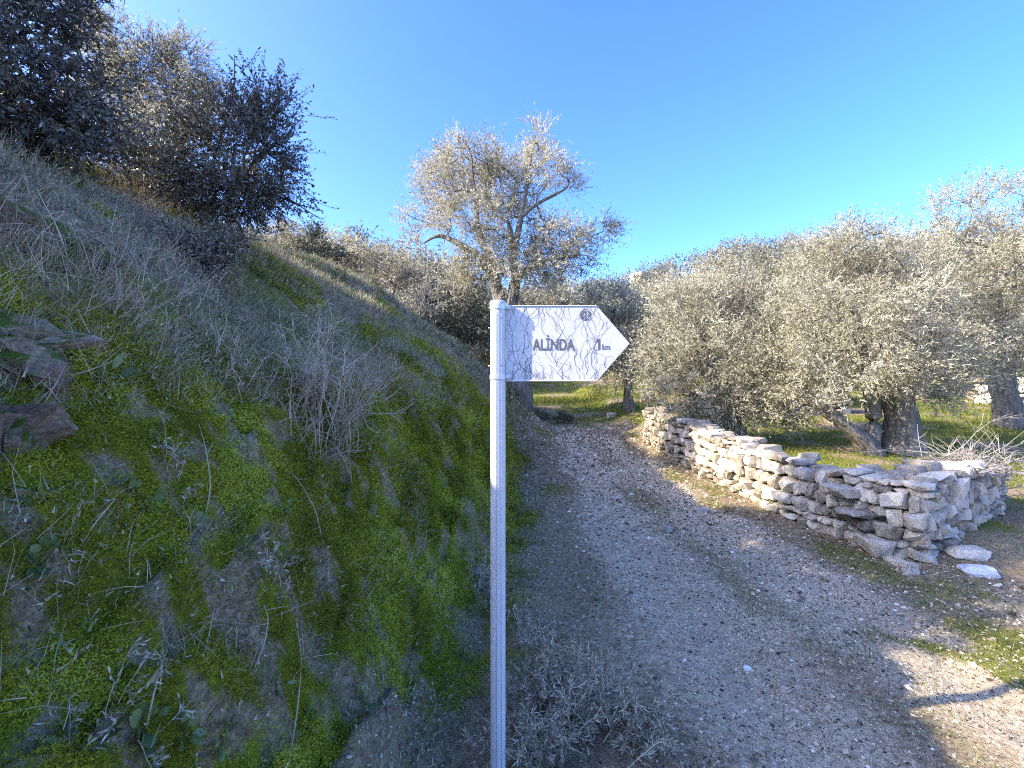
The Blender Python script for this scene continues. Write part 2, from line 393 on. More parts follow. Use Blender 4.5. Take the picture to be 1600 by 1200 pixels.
def axis(segs):
    out = []
    for a, b, s in segs: out.append(np.arange(a, b - 1e-6, s))
    out.append([segs[-1][1]]); return np.concatenate(out)
def grow(a, b, s, k=1.18):
    o = [a]; 
    while o[-1] < b: o.append(o[-1] + s); s *= k
    return np.array(o[1:])
gx = axis([(-6, -3.2, .08), (-3.2, .6, .028), (.6, 4.2, .055), (4.2, 10, .1)])
gx = np.concatenate([-grow(6, 420, .14, 1.25)[::-1], gx, grow(10, 420, .18, 1.22)])
gy = axis([(-2, .5, .12), (.5, 5.0, .032), (5.0, 9, .05), (9, 16, .09), (16, 26, .2)])
gy = np.concatenate([-grow(2, 120, .3, 1.3)[::-1], gy, grow(26, 500, .4, 1.13)])
GX, GY = np.meshgrid(gx, gy, indexing='ij'); GZ = height(GX, GY)
mask = np.stack([moss_mask(GX, GY), path_mask(GX, GY), grass_mask(GX, GY)], -1).reshape(-1, 3)
nx, ny = GX.shape
ii, jj = np.meshgrid(np.arange(nx - 1), np.arange(ny - 1), indexing='ij')
Q = np.stack([ii * ny + jj, (ii + 1) * ny + jj, (ii + 1) * ny + jj + 1, ii * ny + jj + 1], -1).reshape(-1, 4)
cx = (GX[:-1, :-1] + GX[1:, 1:]).ravel() / 2; cyy = (GY[:-1, :-1] + GY[1:, 1:]).ravel() / 2
V = np.stack([GX, GY, GZ], -1).reshape(-1, 3)
d_ = toe(cyy) - cx
is_path = (d_ < 0) & (cx < wall_front_x(cyy)) & (cyy < 13) & (cyy > -3)
is_bank = (d_ >= 0) & (d_ < 9) & (cyy < 22) & (cyy > -6)
for nm, sel in (('track', is_path), ('bank', is_bank), ('terrain', ~(is_path | is_bank))):
    q = Q[sel]; u, inv = np.unique(q, return_inverse=True)
    o = mesh_obj(nm, V[u], inv.reshape(-1, 4), None, [M['ground']], cols=mask[u], smooth=True)
    tag(o, {'track': 'stony dirt track rising between the bank and the wall', 'bank': 'steep mossy earth bank beside the track', 'terrain': 'grassy field and wooded hillside beyond'}[nm], kind='structure')

# ------------------------------------------------------------------ woody plants
def grow_skeleton(trunks, targets, rg, step=.22, wob=.06, tip=.006, expo=2.3, lazy=.25):
    """trunks: list of (pts, radii). targets: cluster centres. Returns nodes, parents, radii."""
    pos = []; par = []; rmin = []
    for pts, rad in trunks:
        base = len(pos); pts = np.asarray(pts, float)
        if base:    # join the new stem to the nearest older node
            dd = np.linalg.norm(np.array(pos) - pts[0], axis=1); p0 = int(np.argmin(dd)) if dd.min() < .6 else -1
        else: p0 = -1
        for k, (p, r) in enumerate(zip(pts, rad)):
            pos.append(p); par.append(p0 if k == 0 else len(pos) - 2); rmin.append(r)
    cap = len(pos) + len(targets) * 14
    A = np.zeros((cap, 3)); A[:len(pos)] = pos; n = len(pos); depth = np.zeros(cap)
    par += [0] * (cap - n); rmin += [0] * (cap - n)
    allow = np.zeros(cap, bool); allow[:n] = np.array(rmin[:n]) < .9e9
    root = A[0].copy(); z0 = A[:n, 2].min()
    low = A[:n, 2] > z0 + .45 * (A[:n, 2].max() - z0); allow[:n] = low
    tips = []
    order = np.argsort(np.linalg.norm(targets - A[n - 1], axis=1) + rg.random(len(targets)) * .3)
    for k in order:
        t = targets[k]; dv = A[:n] - t; dist = np.sqrt((dv ** 2).sum(1)); cost = dist + lazy * depth[:n] + np.where(allow[:n], 0, 1e3)
        p = int(np.argmin(cost)); L = dist[p]; m = max(1, int(L / step)); m = min(m, 12)
        s = A[p]; mid = (s + t) / 2 + rg.normal(size=3) * L * .10 + np.array([0, 0, .08 * L])
        prev = p
        for i in range(1, m + 1):
            u = i / m; q = (1 - u) ** 2 * s + 2 * u * (1 - u) * mid + u * u * t
            if i < m: q = q + rg.normal(size=3) * wob * step * 1.5
            A[n] = q; par[n] = prev; depth[n] = depth[prev] + L / m * .5; allow[n] = True; prev = n; n += 1
        tips.append(prev)
    par = np.array(par[:n]); acc = np.zeros(n)
    R = np.zeros(n); kids = np.bincount(par[par >= 0], minlength=n)
    acc[kids == 0] = tip ** expo
    for i in range(n - 1, -1, -1):
        R[i] = max(acc[i] ** (1 / expo), tip)
        if par[i] >= 0: acc[par[i]] += R[i] ** expo
    R = np.maximum(R, np.array(rmin[:n]))
    return A[:n], par, R, np.array(tips)

def skeleton_tubes(g, A, par, R, gnarl=.18, thin_sides=3, minr=0):
    n = len(A); kids = [[] for _ in range(n)]
    for i in range(n):
        if par[i] >= 0: kids[par[i]].append(i)
    starts = [i for i in range(n) if par[i] < 0]
    while starts:
        i = starts.pop(); chain = ([par[i]] if par[i] >= 0 else []) + [i]
        while kids[chain[-1]]:
            ks = sorted(kids[chain[-1]], key=lambda k: -R[k]); starts += ks[1:]; chain.append(ks[0])
        if len(chain) < 2: continue
        pts = A[chain]; rad = R[chain].copy()
        if par[i] >= 0: rad[0] = min(rad[0], R[i] * 1.15)
        if rad.max() < minr: continue
        if rad.max() > .05 and len(pts) > 3:      # resample the stout limbs so that they can be gnarled
            t = np.arange(len(pts)); tt = np.linspace(0, len(pts) - 1, len(pts) * 3)
            pts = np.stack([np.interp(tt, t, pts[:, c]) for c in range(3)], 1); rad = np.interp(tt, t, rad)
            for _ in range(2): pts[1:-1] = (pts[:-2] + 2 * pts[1:-1] + pts[2:]) / 4
        sides = 12 if rad.max() > .12 else 8 if rad.max() > .05 else 5 if rad.max() > .018 else thin_sides
        add_tube(g, pts, rad, sides, gnarl if rad.max() > .05 else 0)

def lobe_points(lobes, rg, per_m3=None, n=None, shell=.35):
    vol = np.array([l[3] * l[4] * l[5] for l in lobes]) ** .8; vol /= vol.sum(); out = []
    for l, v in zip(lobes, vol):
        k = max(2, int(round(n * v))); d = unit(rg.normal(size=(k, 3))); r = (shell + (1 - shell) * rg.random((k, 1))) ** (1 / 2)
        out.append(np.array(l[:3]) + d * r * np.array(l[3:6]))
    return np.concatenate(out)

def make_tree(name, label, cat, base, trunks, lobes, n_clusters, twigs=7, leaves=13, leaf=(.065, .02), twig_len=.38, leaf_mat_='olive', bark='bark',
              seed=1, group=None, twig_r=.0, upward=.25, rnd_bias=0.0, spread=.55, parts=('trunk', 'crown'), tip=.006, gnarl=.2, step=.22, lazy=.25, minr=0, outward=.8):
    rg = np.random.default_rng(seed)
    T = lobe_points(lobes, rg, n=n_clusters)
    A, par, R, tips = grow_skeleton(trunks, T, rg, tip=tip, step=step, lazy=lazy)
    root = empty(name, base, label, cat, group)
    g = Geo(); skeleton_tubes(g, A, par, R, gnarl, minr=minr)
    C = A[tips]; ctr = np.average(np.array([l[:3] for l in lobes]), axis=0)
    n = len(C) * twigs
    P0 = np.repeat(C, twigs, 0) + rg.normal(size=(n, 3)) * .05
    D = unit(unit(P0 - ctr) * outward + rg.normal(size=(n, 3)) * .75 + np.array([0, 0, upward]))
    L = twig_len * (.5 + rg.random(n))
    if twig_r > 0:
        gg = Geo(); pts3 = np.stack([P0, P0 + D * L[:, None] * .55 + rg.normal(size=(n, 3)) * .02, P0 + D * L[:, None]], 1)
        S = unit(np.cross(D, rg.normal(size=(n, 3)))); B = np.cross(S, D)
        rr = np.array([1, .8, .4]) * twig_r; th = np.array([0, 2.094, 4.189])
        V = (pts3[:, :, None] + rr[None, :, None, None] * (np.cos(th)[None, None, :, None] * S[:, None, None] + np.sin(th)[None, None, :, None] * B[:, None, None])).reshape(-1, 3)
        b = np.arange(n)[:, None] * 9
        Qd = np.concatenate([b + np.array([[k * 3 + j, k * 3 + (j + 1) % 3, k * 3 + 3 + (j + 1) % 3, k * 3 + 3 + j]]) for k in range(2) for j in range(3)], 0)
        g.add(V, Qd)
    o = g.build(parts[0], M[bark], root, smooth=True, origin=base)
    if leaves:
        m = n * leaves
        t = np.tile(np.linspace(.12, 1, leaves), n) + rg.normal(size=m) * .03
        LP = np.repeat(P0, leaves, 0) + np.repeat(D, leaves, 0) * (np.repeat(L, leaves) * t)[:, None]
        LD = unit(np.repeat(D, leaves, 0) * .7 + rg.normal(size=(m, 3)) * spread)
        clump = np.repeat(rg.random(len(C)), twigs * leaves)
        rs = np.clip(.52 * rg.random(m) + .48 * clump + rnd_bias, 0, 1)
        gl = Geo(); add_leaves(gl, LP, LD, leaf[0] * (.45 + .9 * rg.random(m)), leaf[1] * (.6 + .7 * rg.random(m)), rs, rg=rg)
        gl.build(parts[1], M[leaf_mat_], root, origin=base)
    return root

def lobes_px(lst, Y, depth=.8):
    """crown lobes measured in the photo (cx, cy, rx, ry[, dY]) put at the tree's own distance"""
    out = []
    for l in lst:
        y = Y + (l[4] if len(l) > 4 else 0); c = at(l[0], l[1], y); rx = l[2] / F * y; rz = l[3] / F * y
        out.append((c[0], c[1], c[2], rx, max(rx, rz) * depth, rz))
    return out
def path_px(lst, Y): return np.array([at(p[0], p[1], Y + (p[2] if len(p) > 2 else 0)) for p in lst])

# the lone olive behind the sign
Yc = 13.0
b0 = at(816, 642, Yc); b0[2] = height(b0[0], b0[1]) - .1
tr = [(np.vstack([b0, path_px([(812, 600), (800, 550), (790, 505), (784, 475), (776, 448)], Yc)]), [.38, .30, .26, .23, .2, .17]),
      (path_px([(792, 500), (800, 468), (806, 440), (800, 400), (798, 360), (790, 335)], Yc), [.2, .17, .14, .10, .07, .04]),
      (path_px([(776, 448), (768, 410), (748, 368), (742, 310), (738, 265)], Yc), [.17, .12, .09, .06, .03]),
      (path_px([(768, 415), (745, 396), (722, 385), (698, 370), (680, 368), (662, 380)], Yc - .2), [.10, .09, .08, .06, .045, .02]),
      (path_px([(800, 410), (812, 350), (822, 300), (828, 255), (836, 215)], Yc), [.10, .08, .06, .04, .02]),
      (path_px([(812, 340), (838, 318), (868, 304), (890, 292)], Yc), [.06, .05, .04, .02]),
      (path_px([(804, 440), (825, 418), (850, 406), (880, 403), (905, 398)], Yc - .3), [.11, .09, .07, .05, .025])]
lob = lobes_px([(735, 262, 62, 40), (688, 300, 38, 42), (655, 345, 26, 24), (778, 300, 48, 40, .4), (836, 222, 20, 40), (850, 268, 42, 32, -.3), (884, 290, 24, 20),
                (738, 340, 62, 36, -.5), (806, 355, 52, 40, .5), (868, 372, 56, 32, -.3), (930, 366, 38, 17, .2), (752, 418, 46, 24, .4), (850, 412, 40, 20, .5), (700, 290, 40, 50, 1.0), (800, 290, 50, 50, 1.0), (765, 395, 50, 26, -.3), (830, 390, 46, 26, .3), (735, 425, 44, 20, .5), (848, 425, 52, 20, -.3), (790, 425, 36, 22, -.7), (900, 400, 36, 18, .3)], Yc)
make_tree('olive_tree', 'tall spreading olive tree standing directly behind the white arrow sign', 'tree', b0, tr, lob, 760, 8, 13, (.084, .024), .44, seed=11, group='olive trees', lazy=.2, tip=.009)

# the broad olive with several trunks behind the wall
Ya = 8.5
b1 = at(1408, 715, Ya); b1[2] = height(b1[0], b1[1]) - .05
b1b = at(1366, 712, Ya - .15); b1b[2] = height(b1b[0], b1b[1]) - .05
tr = [(np.vstack([b1, path_px([(1412, 690), (1410, 660), (1404, 630), (1396, 590), (1390, 540), (1385, 490)], Ya)]), [.34, .30, .27, .25, .2, .15, .1]),
      (np.vstack([b1b, path_px([(1350, 690), (1325, 668), (1290, 640), (1255, 615), (1225, 590)], Ya - .2)]), [.17, .15, .125, .105, .08, .05]),
      (np.vstack([b1b + [.02, .1, 0], path_px([(1364, 680), (1366, 650), (1358, 600), (1345, 540), (1335, 470)], Ya)]), [.15, .13, .125, .11, .08, .05]),
      (path_px([(1404, 630), (1440, 585), (1475, 560), (1500, 540)], Ya), [.13, .10, .07, .04])]
lob = lobes_px([(1338, 385, 52, 45), (1290, 425, 62, 48, .6), (1385, 440, 62, 45, .3), (1255, 490, 62, 50, .2), (1330, 500, 90, 55, -.4), (1420, 500, 75, 55, -.2), (1470, 560, 60, 55, -.2),
                (1245, 565, 58, 42, -.3), (1330, 570, 80, 38, -.7), (1420, 575, 70, 38, -.7), (1480, 615, 40, 30, -.3), (1265, 612, 50, 20, -.4), (1300, 420, 60, 60, 1.4), (1420, 440, 70, 70, 1.5)], Ya)
make_tree('olive_tree', 'broad olive tree with several leaning trunks behind the shaded wall corner', 'tree', b1, tr, lob, 720, 9, 13, (.066, .019), .36, seed=12, group='olive trees', lazy=.2)

# the olive whose crown hangs over the sunlit stretch of wall
Yb = 9.6
b2 = at(1150, 715, Yb); b2[2] = height(b2[0], b2[1]) - .05
tr = [(np.vstack([b2, path_px([(1148, 680), (1140, 640), (1125, 600), (1105, 555), (1090, 520)], Yb)]), [.26, .2, .18, .15, .1, .06]),
      (path_px([(1140, 640), (1170, 600), (1195, 560), (1205, 520)], Yb), [.12, .1, .07, .04]),
      (path_px([(1140, 645), (1100, 625), (1060, 610), (1035, 590)], Yb), [.1, .08, .06, .03])]
lob = lobes_px([(1075, 485, 62, 48), (1130, 465, 62, 48, .5), (1190, 500, 60, 50, .3), (1050, 560, 48, 50, -.2), (1120, 560, 75, 55, -.5), (1195, 580, 65, 50, -.3), (1070, 615, 48, 34, -.5), (1140, 635, 66, 30, -.6), (1210, 645, 48, 24, -.2), (1100, 650, 40, 22, -.5)], Yb)
make_tree('olive_tree', 'low dense olive tree hanging over the sunlit stretch of stone wall', 'tree', b2, tr, lob, 600, 9, 13, (.07, .02), .38, seed=13, group='olive trees')

# the tall olive at the picture's right edge
Yr = 11.0
b3 = at(1575, 668, Yr); b3[2] = height(b3[0], b3[1]) - .05
tr = [(np.vstack([b3, path_px([(1574, 630), (1566, 590), (1560, 530), (1555, 460), (1550, 390)], Yr)]), [.3, .25, .22, .18, .12, .06]),
      (path_px([(1566, 590), (1610, 530), (1650, 470)], Yr), [.14, .1, .05])]
lob = lobes_px([(1490, 340, 40, 40), (1565, 320, 45, 45, .4), (1530, 390, 70, 45, -.3), (1465, 410, 42, 42, .6), (1590, 430, 70, 60, -.4), (1520, 470, 70, 50, .3), (1580, 520, 60, 45, -.5), (1650, 400, 70, 90), (1570, 560, 50, 30, -.5), (1640, 540, 60, 50), (1440, 450, 40, 40, 1)], Yr)
make_tree('olive_tree', 'tall olive tree at the picture\'s right edge in front of the far terrace wall', 'tree', b3, tr, lob, 560, 9, 12, (.075, .02), .42, seed=14, group='olive trees')

# slim olive at the top of the track, its trunk beside the end of the wall
Yd = 14.0
b4 = at(984, 655, Yd); b4[2] = height(b4[0], b4[1]) - .05
tr = [(np.vstack([b4, path_px([(981, 630), (982, 600), (975, 560), (968, 520), (962, 480)], Yd)]), [.21, .14, .125, .10, .07, .04])]
lob = lobes_px([(955, 480, 42, 34), (985, 520, 34, 34, -.2), (930, 510, 36, 34, .3), (985, 570, 30, 30, -.3), (950, 555, 40, 30, -.2), (915, 550, 28, 28, .3), (960, 590, 34, 14, -.4), (1000, 500, 25, 30)], Yd)
make_tree('olive_tree', 'small olive tree with a straight trunk at the far end of the wall', 'tree', b4, tr, lob, 260, 8, 12, (.085, .025), .42, seed=15, group='olive trees', tip=.008)

# olives and scrub of the middle distance: a few grown shapes, each placed and turned on its own
def generic_tree(seed, w, h, leafs, mat, n=110, stems=1, leaf=(.15, .05)):
    rg = np.random.default_rng(seed); k = 9
    lob = []
    for i in range(k):
        a = rg.random() * 6.28; r = rg.random() ** .5 * w * .30
        lob.append((math.cos(a) * r, math.sin(a) * r, h * (.42 + .36 * rg.random()) - r * .15, w * .24, w * .24, h * .17))
    lob.append((0, 0, h * .8, w * .22, w * .22, h * .18))
    tr = []
    for s in range(stems):
        a = rg.random() * 6.28; q = .18 * w * (stems > 1)
        tr.append((np.array([[math.cos(a) * q * .3, math.sin(a) * q * .3, -.2], [math.cos(a) * q * .6, math.sin(a) * q * .6, h * .2], [math.cos(a) * q + .05, math.sin(a) * q, h * .4], [math.cos(a) * q, math.sin(a) * q + .05, h * .62]]),
                   np.array([.05, .036, .028, .012]) * w * .55))
    r = make_tree('olive_tree', 'x x x x', 'tree', (0, 0, 0), tr, lob, n, 7, leafs, leaf, .5, mat, 'bark', seed=seed, step=.4, tip=.012)
    return r
def copy_tree(src, loc, scale, rz, label, name=None, cat=None, group=None, first=False):
    o = src if first else src.copy()
    if not first:
        COL.objects.link(o)
        for c in src.children:
            d = c.copy(); COL.objects.link(d); d.parent = o; d.name = c.name.split('.')[0]
    o.name = name or o.name.split('.')[0]
    o.location = [float(v) for v in loc]; o.scale = [float(v) for v in np.broadcast_to(scale, 3)]; o.rotation_euler = (0, 0, rz)
    return tag(o, label, cat, group)
protos = [generic_tree(31, 3.6, 4.0, 9, 'olive_far'), generic_tree(32, 4.2, 3.6, 9, 'olive_far', 120), generic_tree(33, 3.2, 3.4, 10, 'evergreen', 110, 2), generic_tree(34, 3.0, 3.0, 8, 'pale_shrub', 100, 3)]
PH_ = [4.0, 3.6, 3.4, 3.0]
used = set()
def mid_tree(px, ytop, Y, proto, label, name='olive_tree', cat='tree', group='trees of the middle distance', wide=1.0):
    X = (px - 800) / F * Y; z = float(height(X, Y)); top = CAM[2] - (ytop - 600) / F * Y; s = max(.12, (top - z) / PH_[proto] / 1.02)
    copy_tree(protos[proto], (X, Y, z - .05), (s * wide, s * wide, s), rng.random() * 6.28, label, name, cat, group, first=proto not in used); used.add(proto)
for a in [
    (462, 352, 25.0, 0, 'grey olive on the left skyline just right of the dark overhanging shrub'),
    (515, 362, 26.0, 3, 'pale grey bush on the left skyline between olive and dark dome', 'pale_shrub', 'shrub'),
    (572, 356, 28.0, 2, 'dark domed evergreen rising highest on the left skyline', 'evergreen_tree', 'tree'),
    (612, 384, 27.0, 0, 'small olive tucked right of the dark domed evergreen'),
    (655, 372, 29.0, 1, 'olive crown touching the lowest left branches of the lone olive'),
    (700, 402, 28.0, 3, 'pale bush seen in the gap under the lone olive\'s left limb', 'pale_shrub', 'shrub'),
    (548, 396, 22.0, 3, 'low pale bush behind the sunlit yellow ledge on the bank', 'pale_shrub', 'shrub', None, 1.2),
    (735, 432, 27.0, 2, 'dark bush left of the signpost top behind the bank', 'evergreen_shrub', 'shrub', None, 1.2),
    (742, 480, 24.0, 3, 'pale bush beside the post at the top of the bank', 'pale_shrub', 'shrub', None, 1.1),
    (862, 428, 28.0, 0, 'olive crown behind the right lower limb of the lone olive', 'olive_tree', 'tree', None, 1.1),
    (905, 440, 29.0, 2, 'dark evergreen above the notch in the sign\'s top edge', 'evergreen_tree', 'tree'),
    (428, 335, 9.6, 3, 'pale bush on the bank crest touching the dark thorny shrub\'s drooping twig', 'crest_bush', 'shrub', None, 1.3),
    (486, 345, 10.6, 2, 'dark bush on the bank crest left of the sunlit ledge', 'crest_bush', 'shrub', None, 1.3),
    (540, 358, 12.0, 3, 'pale bush on the bank crest above the sunlit ledge', 'crest_bush', 'shrub', None, 1.3),
    (600, 380, 13.4, 3, 'pale bush on the bank crest left of the tall bare stems', 'crest_bush', 'shrub', None, 1.2),
    (722, 450, 14.2, 2, 'dark bush where the bank crest meets the post', 'crest_bush', 'shrub', None, 1.2),
    (845, 642, 12.3, 2, 'low dark scrub on the ledge at the foot of the lone olive', 'low_scrub', 'shrub', None, 1.5),
    (880, 640, 13.2, 2, 'low dark scrub right of the lone olive\'s trunk', 'low_scrub', 'shrub', None, 1.6),
    (800, 628, 12.4, 2, 'low dark scrub behind the post at the track\'s head', 'low_scrub', 'shrub', None, 1.4),
    (1010, 448, 26.0, 1, 'olive below the small rock on the hill crest', 'olive_tree', 'tree', None, 1.2),
    (1062, 462, 24.0, 0, 'olive rising behind the left shoulder of the overhanging crown', 'olive_tree', 'tree', None, 1.2),
    (1205, 440, 24.0, 0, 'olive between the overhanging crown and the broad olive', 'olive_tree', 'tree', None, 1.2),
    (1440, 350, 17.0, 0, 'olive peeping between the broad olive and the tall edge olive', 'olive_tree', 'tree', None, 1.1),
    (1290, 560, 16.0, 1, 'shadowed olive seen beneath the broad olive\'s left branches', 'olive_tree', 'tree', None, 1.2),
    (1480, 480, 18.0, 3, 'pale bush behind the broad olive near the far terrace wall', 'pale_shrub', 'shrub', None, 1.3),
    (1150, 560, 17.0, 2, 'dark evergreen behind the overhanging crown', 'evergreen_tree', 'tree', None, 1.3),
]:
    mid_tree(a[0], a[1], a[2], a[3], a[4], a[5] if len(a) > 5 else 'olive_tree', a[6] if len(a) > 6 else 'tree', wide=a[8] if len(a) > 8 else 1.0)

# thicket of bare stems on the left below the skyline
def bare_thicket(px, py, Y, n, h, w, label, seed):
    rg = np.random.default_rng(seed); X = (px - 800) / F * Y; base = np.array([X, Y, float(height(X, Y))])
    root = empty('bare_thicket', base, label, 'shrub', 'bare thickets')
    g = Geo(); gl = Geo()
    for i in range(n):
        p = base + np.array([rg.normal() * w * .35, rg.normal() * .4, -.1]); q = [p]; dr = unit(np.array([rg.normal() * .22, rg.normal() * .2, 1.0]))
        for k in range(5): dr = unit(dr + rg.normal(size=3) * .12); q.append(q[-1] + dr * h * (.15 + .1 * rg.random()))
        add_tube(g, q, np.linspace(.026, .007, 6), 4)
        for k in range(4):
            s = q[2 + k % 4]; e = s + unit(rg.normal(size=3) + [0, 0, 1.2]) * h * .3; add_tube(g, [s, (s + e) / 2 + rg.normal(size=3) * .04, e], [.011, .008, .004], 3)
            P = e + rg.normal(size=(14, 3)) * .14; add_leaves(gl, P, rg.normal(size=(14, 3)), .10, .035, rg=rg)
    g.build('stem', M['twig_pale'], root, origin=base)['kind'] = 'stuff'; gl.build('foliage', M['pale_shrub'], root, origin=base)['kind'] = 'stuff'
bare_thicket(645, 500, 16.5, 30, 2.6, 2.6, 'thicket of tall pale bare stems left of the lone olive', 51)
bare_thicket(595, 470, 17.5, 14, 2.0, 1.6, 'shorter thicket of bare stems behind the bank\'s yellow ledge', 52)
bare_thicket(690, 510, 15.5, 14, 1.5, 1.6, 'low thicket of bare stems above the pale ledge left of the post', 53)

# far wood on the hill: one mass
rg = np.random.default_rng(61); g = Geo()
cand = []
for i in range(5000):
    Y = 27 + 63 * rg.random(); X = (-.55 + 1.75 * rg.random()) * Y
    if X > -.1 * Y or Y > 30: cand.append((X, Y))
    if len(cand) >= 620: break
for X, Y in cand:
    z = float(height(X, Y)); h = 2.6 + 1.8 * rg.random(); w = 1.5 + .9 * rg.random(); k = int(330 * (30 / Y) ** .8) + 90
    d = unit(rg.normal(size=(k, 3))); r = (.5 + .5 * rg.random((k, 1))); lump = 1 + .35 * np.sin(d[:, :1] * 5 + X) * np.sin(d[:, 1:2] * 4 + Y)
    P = np.array([X, Y, z + h * .55]) + d * r * lump * np.array([w, w, h * .48])
    s = .15 * (Y / 30) ** .7
    add_leaves(g, P, d + rg.normal(size=(k, 3)) * .8, s * (.8 + .6 * rg.random(k)), s * .75, np.clip(.55 * rg.random(k) + .45 * rg.random() * 1.0, 0, 1), rg=rg, tri=True)
    add_tube(g, [(X, Y, z - .2), (X + .1, Y, z + h * .5)], [.14, .08], 4, r=.2)
tag(g.build('far_wood', M['wood']), 'grey green wood of olives covering the far hill', 'wood', kind='stuff')
# pale rock on the crest
def rock_mesh(seed, dims, npts=26, power=.55, sub=0):
    rg = np.random.default_rng(seed); d = unit(rg.normal(size=(npts, 3))); d = np.sign(d) * np.abs(d) ** power; d = d / np.abs(d).max(1, keepdims=True) * (.80 + .2 * rg.random((npts, 1)))
    bm = bmesh.new()
    for p in d * np.array(dims) / 2: bm.verts.new(p)
    r = bmesh.ops.convex_hull(bm, input=bm.verts)
    bmesh.ops.delete(bm, geom=[v for v in bm.verts if not v.link_faces], context='VERTS')
    if sub:
        bmesh.ops.bevel(bm, geom=list(bm.edges), offset=min(dims) * .05, segments=1, affect='EDGES')
        bmesh.ops.triangulate(bm, faces=bm.faces)
        bmesh.ops.subdivide_edges(bm, edges=bm.edges, cuts=sub, use_grid_fill=True)
        for v in bm.verts:
            q = v.co; n_ = float(fbm(q.x / max(dims) * 6 + seed, q.y / max(dims) * 6 + q.z / max(dims) * 7, seed % 7, 4)) - .5
            v.co += v.co.normalized() * n_ * min(dims) * (.30 if sub < 3 else .75)
    me = bpy.data.meshes.new('rock'); bm.to_mesh(me); bm.free(); return me
def rock(name, loc, dims, rot, label, mat='stone', cat='rock', seed=1, sub=2, group=None):
    me = rock_mesh(seed, dims, sub=sub); me.materials.append(M[mat]); o = bpy.data.objects.new(name, me); COL.objects.link(o)
    o.location = [float(v) for v in loc]; o.rotation_euler = rot; return tag(o, label, cat, group)
c_ = at(1008, 434, 72); rock('crest_rock', (c_[0], c_[1], c_[2] - .9), (4.4, 3, 3.0), (0, .1, .4), 'pale rock poking up on the distant hill crest', 'stone', seed=71)

# ------------------------------------------------------------------ shrubs at the top of the bank
def shrub(name, label, base_px, Y, lobes, n, leaf, mat, seed, twigs=8, leaves=10, twig_len=.26, extra=None, stems=5, spread=.7, cat='shrub', outward=.8, shade_lobes=()):
    L = lobes_px(lobes, Y, .75) + list(shade_lobes); base = at(base_px[0], base_px[1], Y); base[2] = float(height(base[0], base[1])) - .05
    rg = np.random.default_rng(seed); tr = []
    for s in range(stems):
        l = L[s % len(L)]; e = np.array(l[:3]); st = base + np.array([rg.normal() * .12, rg.normal() * .12, 0])
        m1 = st + (e - st) * .33 + rg.normal(size=3) * .06 + [0, 0, .05]; m2 = st + (e - st) * .66 + rg.normal(size=3) * .08
        tr.append((np.array([st, m1, m2, e]), [.035, .026, .018, .010]))
    if extra:
        for pts in extra: tr.append((path_px(pts, Y), np.linspace(.012, .003, len(pts))))
    return make_tree(name, label, cat, base, tr, L, n, twigs, leaves, leaf, twig_len, mat, 'twig', seed=seed, twig_r=.0028, spread=spread, parts=('branches', 'foliage'), tip=.0035, step=.14, lazy=.15, gnarl=.1, outward=outward)
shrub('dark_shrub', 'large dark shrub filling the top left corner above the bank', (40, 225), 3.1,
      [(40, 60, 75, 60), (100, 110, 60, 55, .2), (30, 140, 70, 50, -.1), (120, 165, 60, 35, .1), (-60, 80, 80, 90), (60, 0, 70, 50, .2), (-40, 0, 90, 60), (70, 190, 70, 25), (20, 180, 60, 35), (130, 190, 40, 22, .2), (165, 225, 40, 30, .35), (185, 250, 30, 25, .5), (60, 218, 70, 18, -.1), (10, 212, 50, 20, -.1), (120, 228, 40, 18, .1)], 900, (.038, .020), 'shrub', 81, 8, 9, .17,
      shade_lobes=[(-3.5, 2.35, 4.0, .5, .4, .6), (-3.6, 2.7, 4.8, .5, .5, .6), (-3.4, 3.3, 4.9, .5, .5, .6), (-3.4, 2.0, 3.9, .35, .3, .6), (-3.3, 1.7, 3.6, .25, .22, .5), (-3.3, 2.3, 3.4, .4, .4, .35), (-3.2, 1.95, 3.2, .3, .3, .25), (-3.3, 2.7, 3.5, .4, .3, .35), (-3.5, 2.5, 4.4, .4, .4, .4)])  # unseen lobes added beyond the frame so the shrub shades the track
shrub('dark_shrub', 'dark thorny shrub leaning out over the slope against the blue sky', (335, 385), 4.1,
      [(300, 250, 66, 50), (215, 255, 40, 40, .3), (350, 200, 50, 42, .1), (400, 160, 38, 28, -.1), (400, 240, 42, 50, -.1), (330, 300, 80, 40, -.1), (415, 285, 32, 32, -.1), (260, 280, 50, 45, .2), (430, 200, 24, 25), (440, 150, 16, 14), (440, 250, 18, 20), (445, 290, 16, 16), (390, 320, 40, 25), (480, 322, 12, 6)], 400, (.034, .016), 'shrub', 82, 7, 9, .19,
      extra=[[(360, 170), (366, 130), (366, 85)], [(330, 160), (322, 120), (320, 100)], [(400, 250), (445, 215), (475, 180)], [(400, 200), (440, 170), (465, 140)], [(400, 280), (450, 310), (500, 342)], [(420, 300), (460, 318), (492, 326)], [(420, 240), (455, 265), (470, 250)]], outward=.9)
# hanging sprig tips get their own thin foliage through lobes
Yp = 6.5
shrub('pale_olive_shrub', 'pale sunlit olive shrub behind the two dark shrubs on the bank', (230, 300), Yp,
      [(165, 75, 45, 45), (225, 110, 50, 50), (280, 110, 42, 45, .2), (200, 160, 60, 50, .3), (300, 160, 40, 45), (240, 200, 60, 50), (140, 40, 25, 25)], 330, (.05, .016), 'pale_shrub', 83, 8, 11, .25)
shrub('pale_bush', 'small pale bush below the dark thorny shrub on the grassy slope', (285, 425), 3.3,
      [(270, 385, 40, 24), (250, 412, 45, 24, -.1), (310, 405, 36, 24, 0), (350, 385, 30, 20, .1), (300, 430, 30, 14, -.1)], 130, (.026, .010), 'pale_shrub', 84, 7, 9, .12)

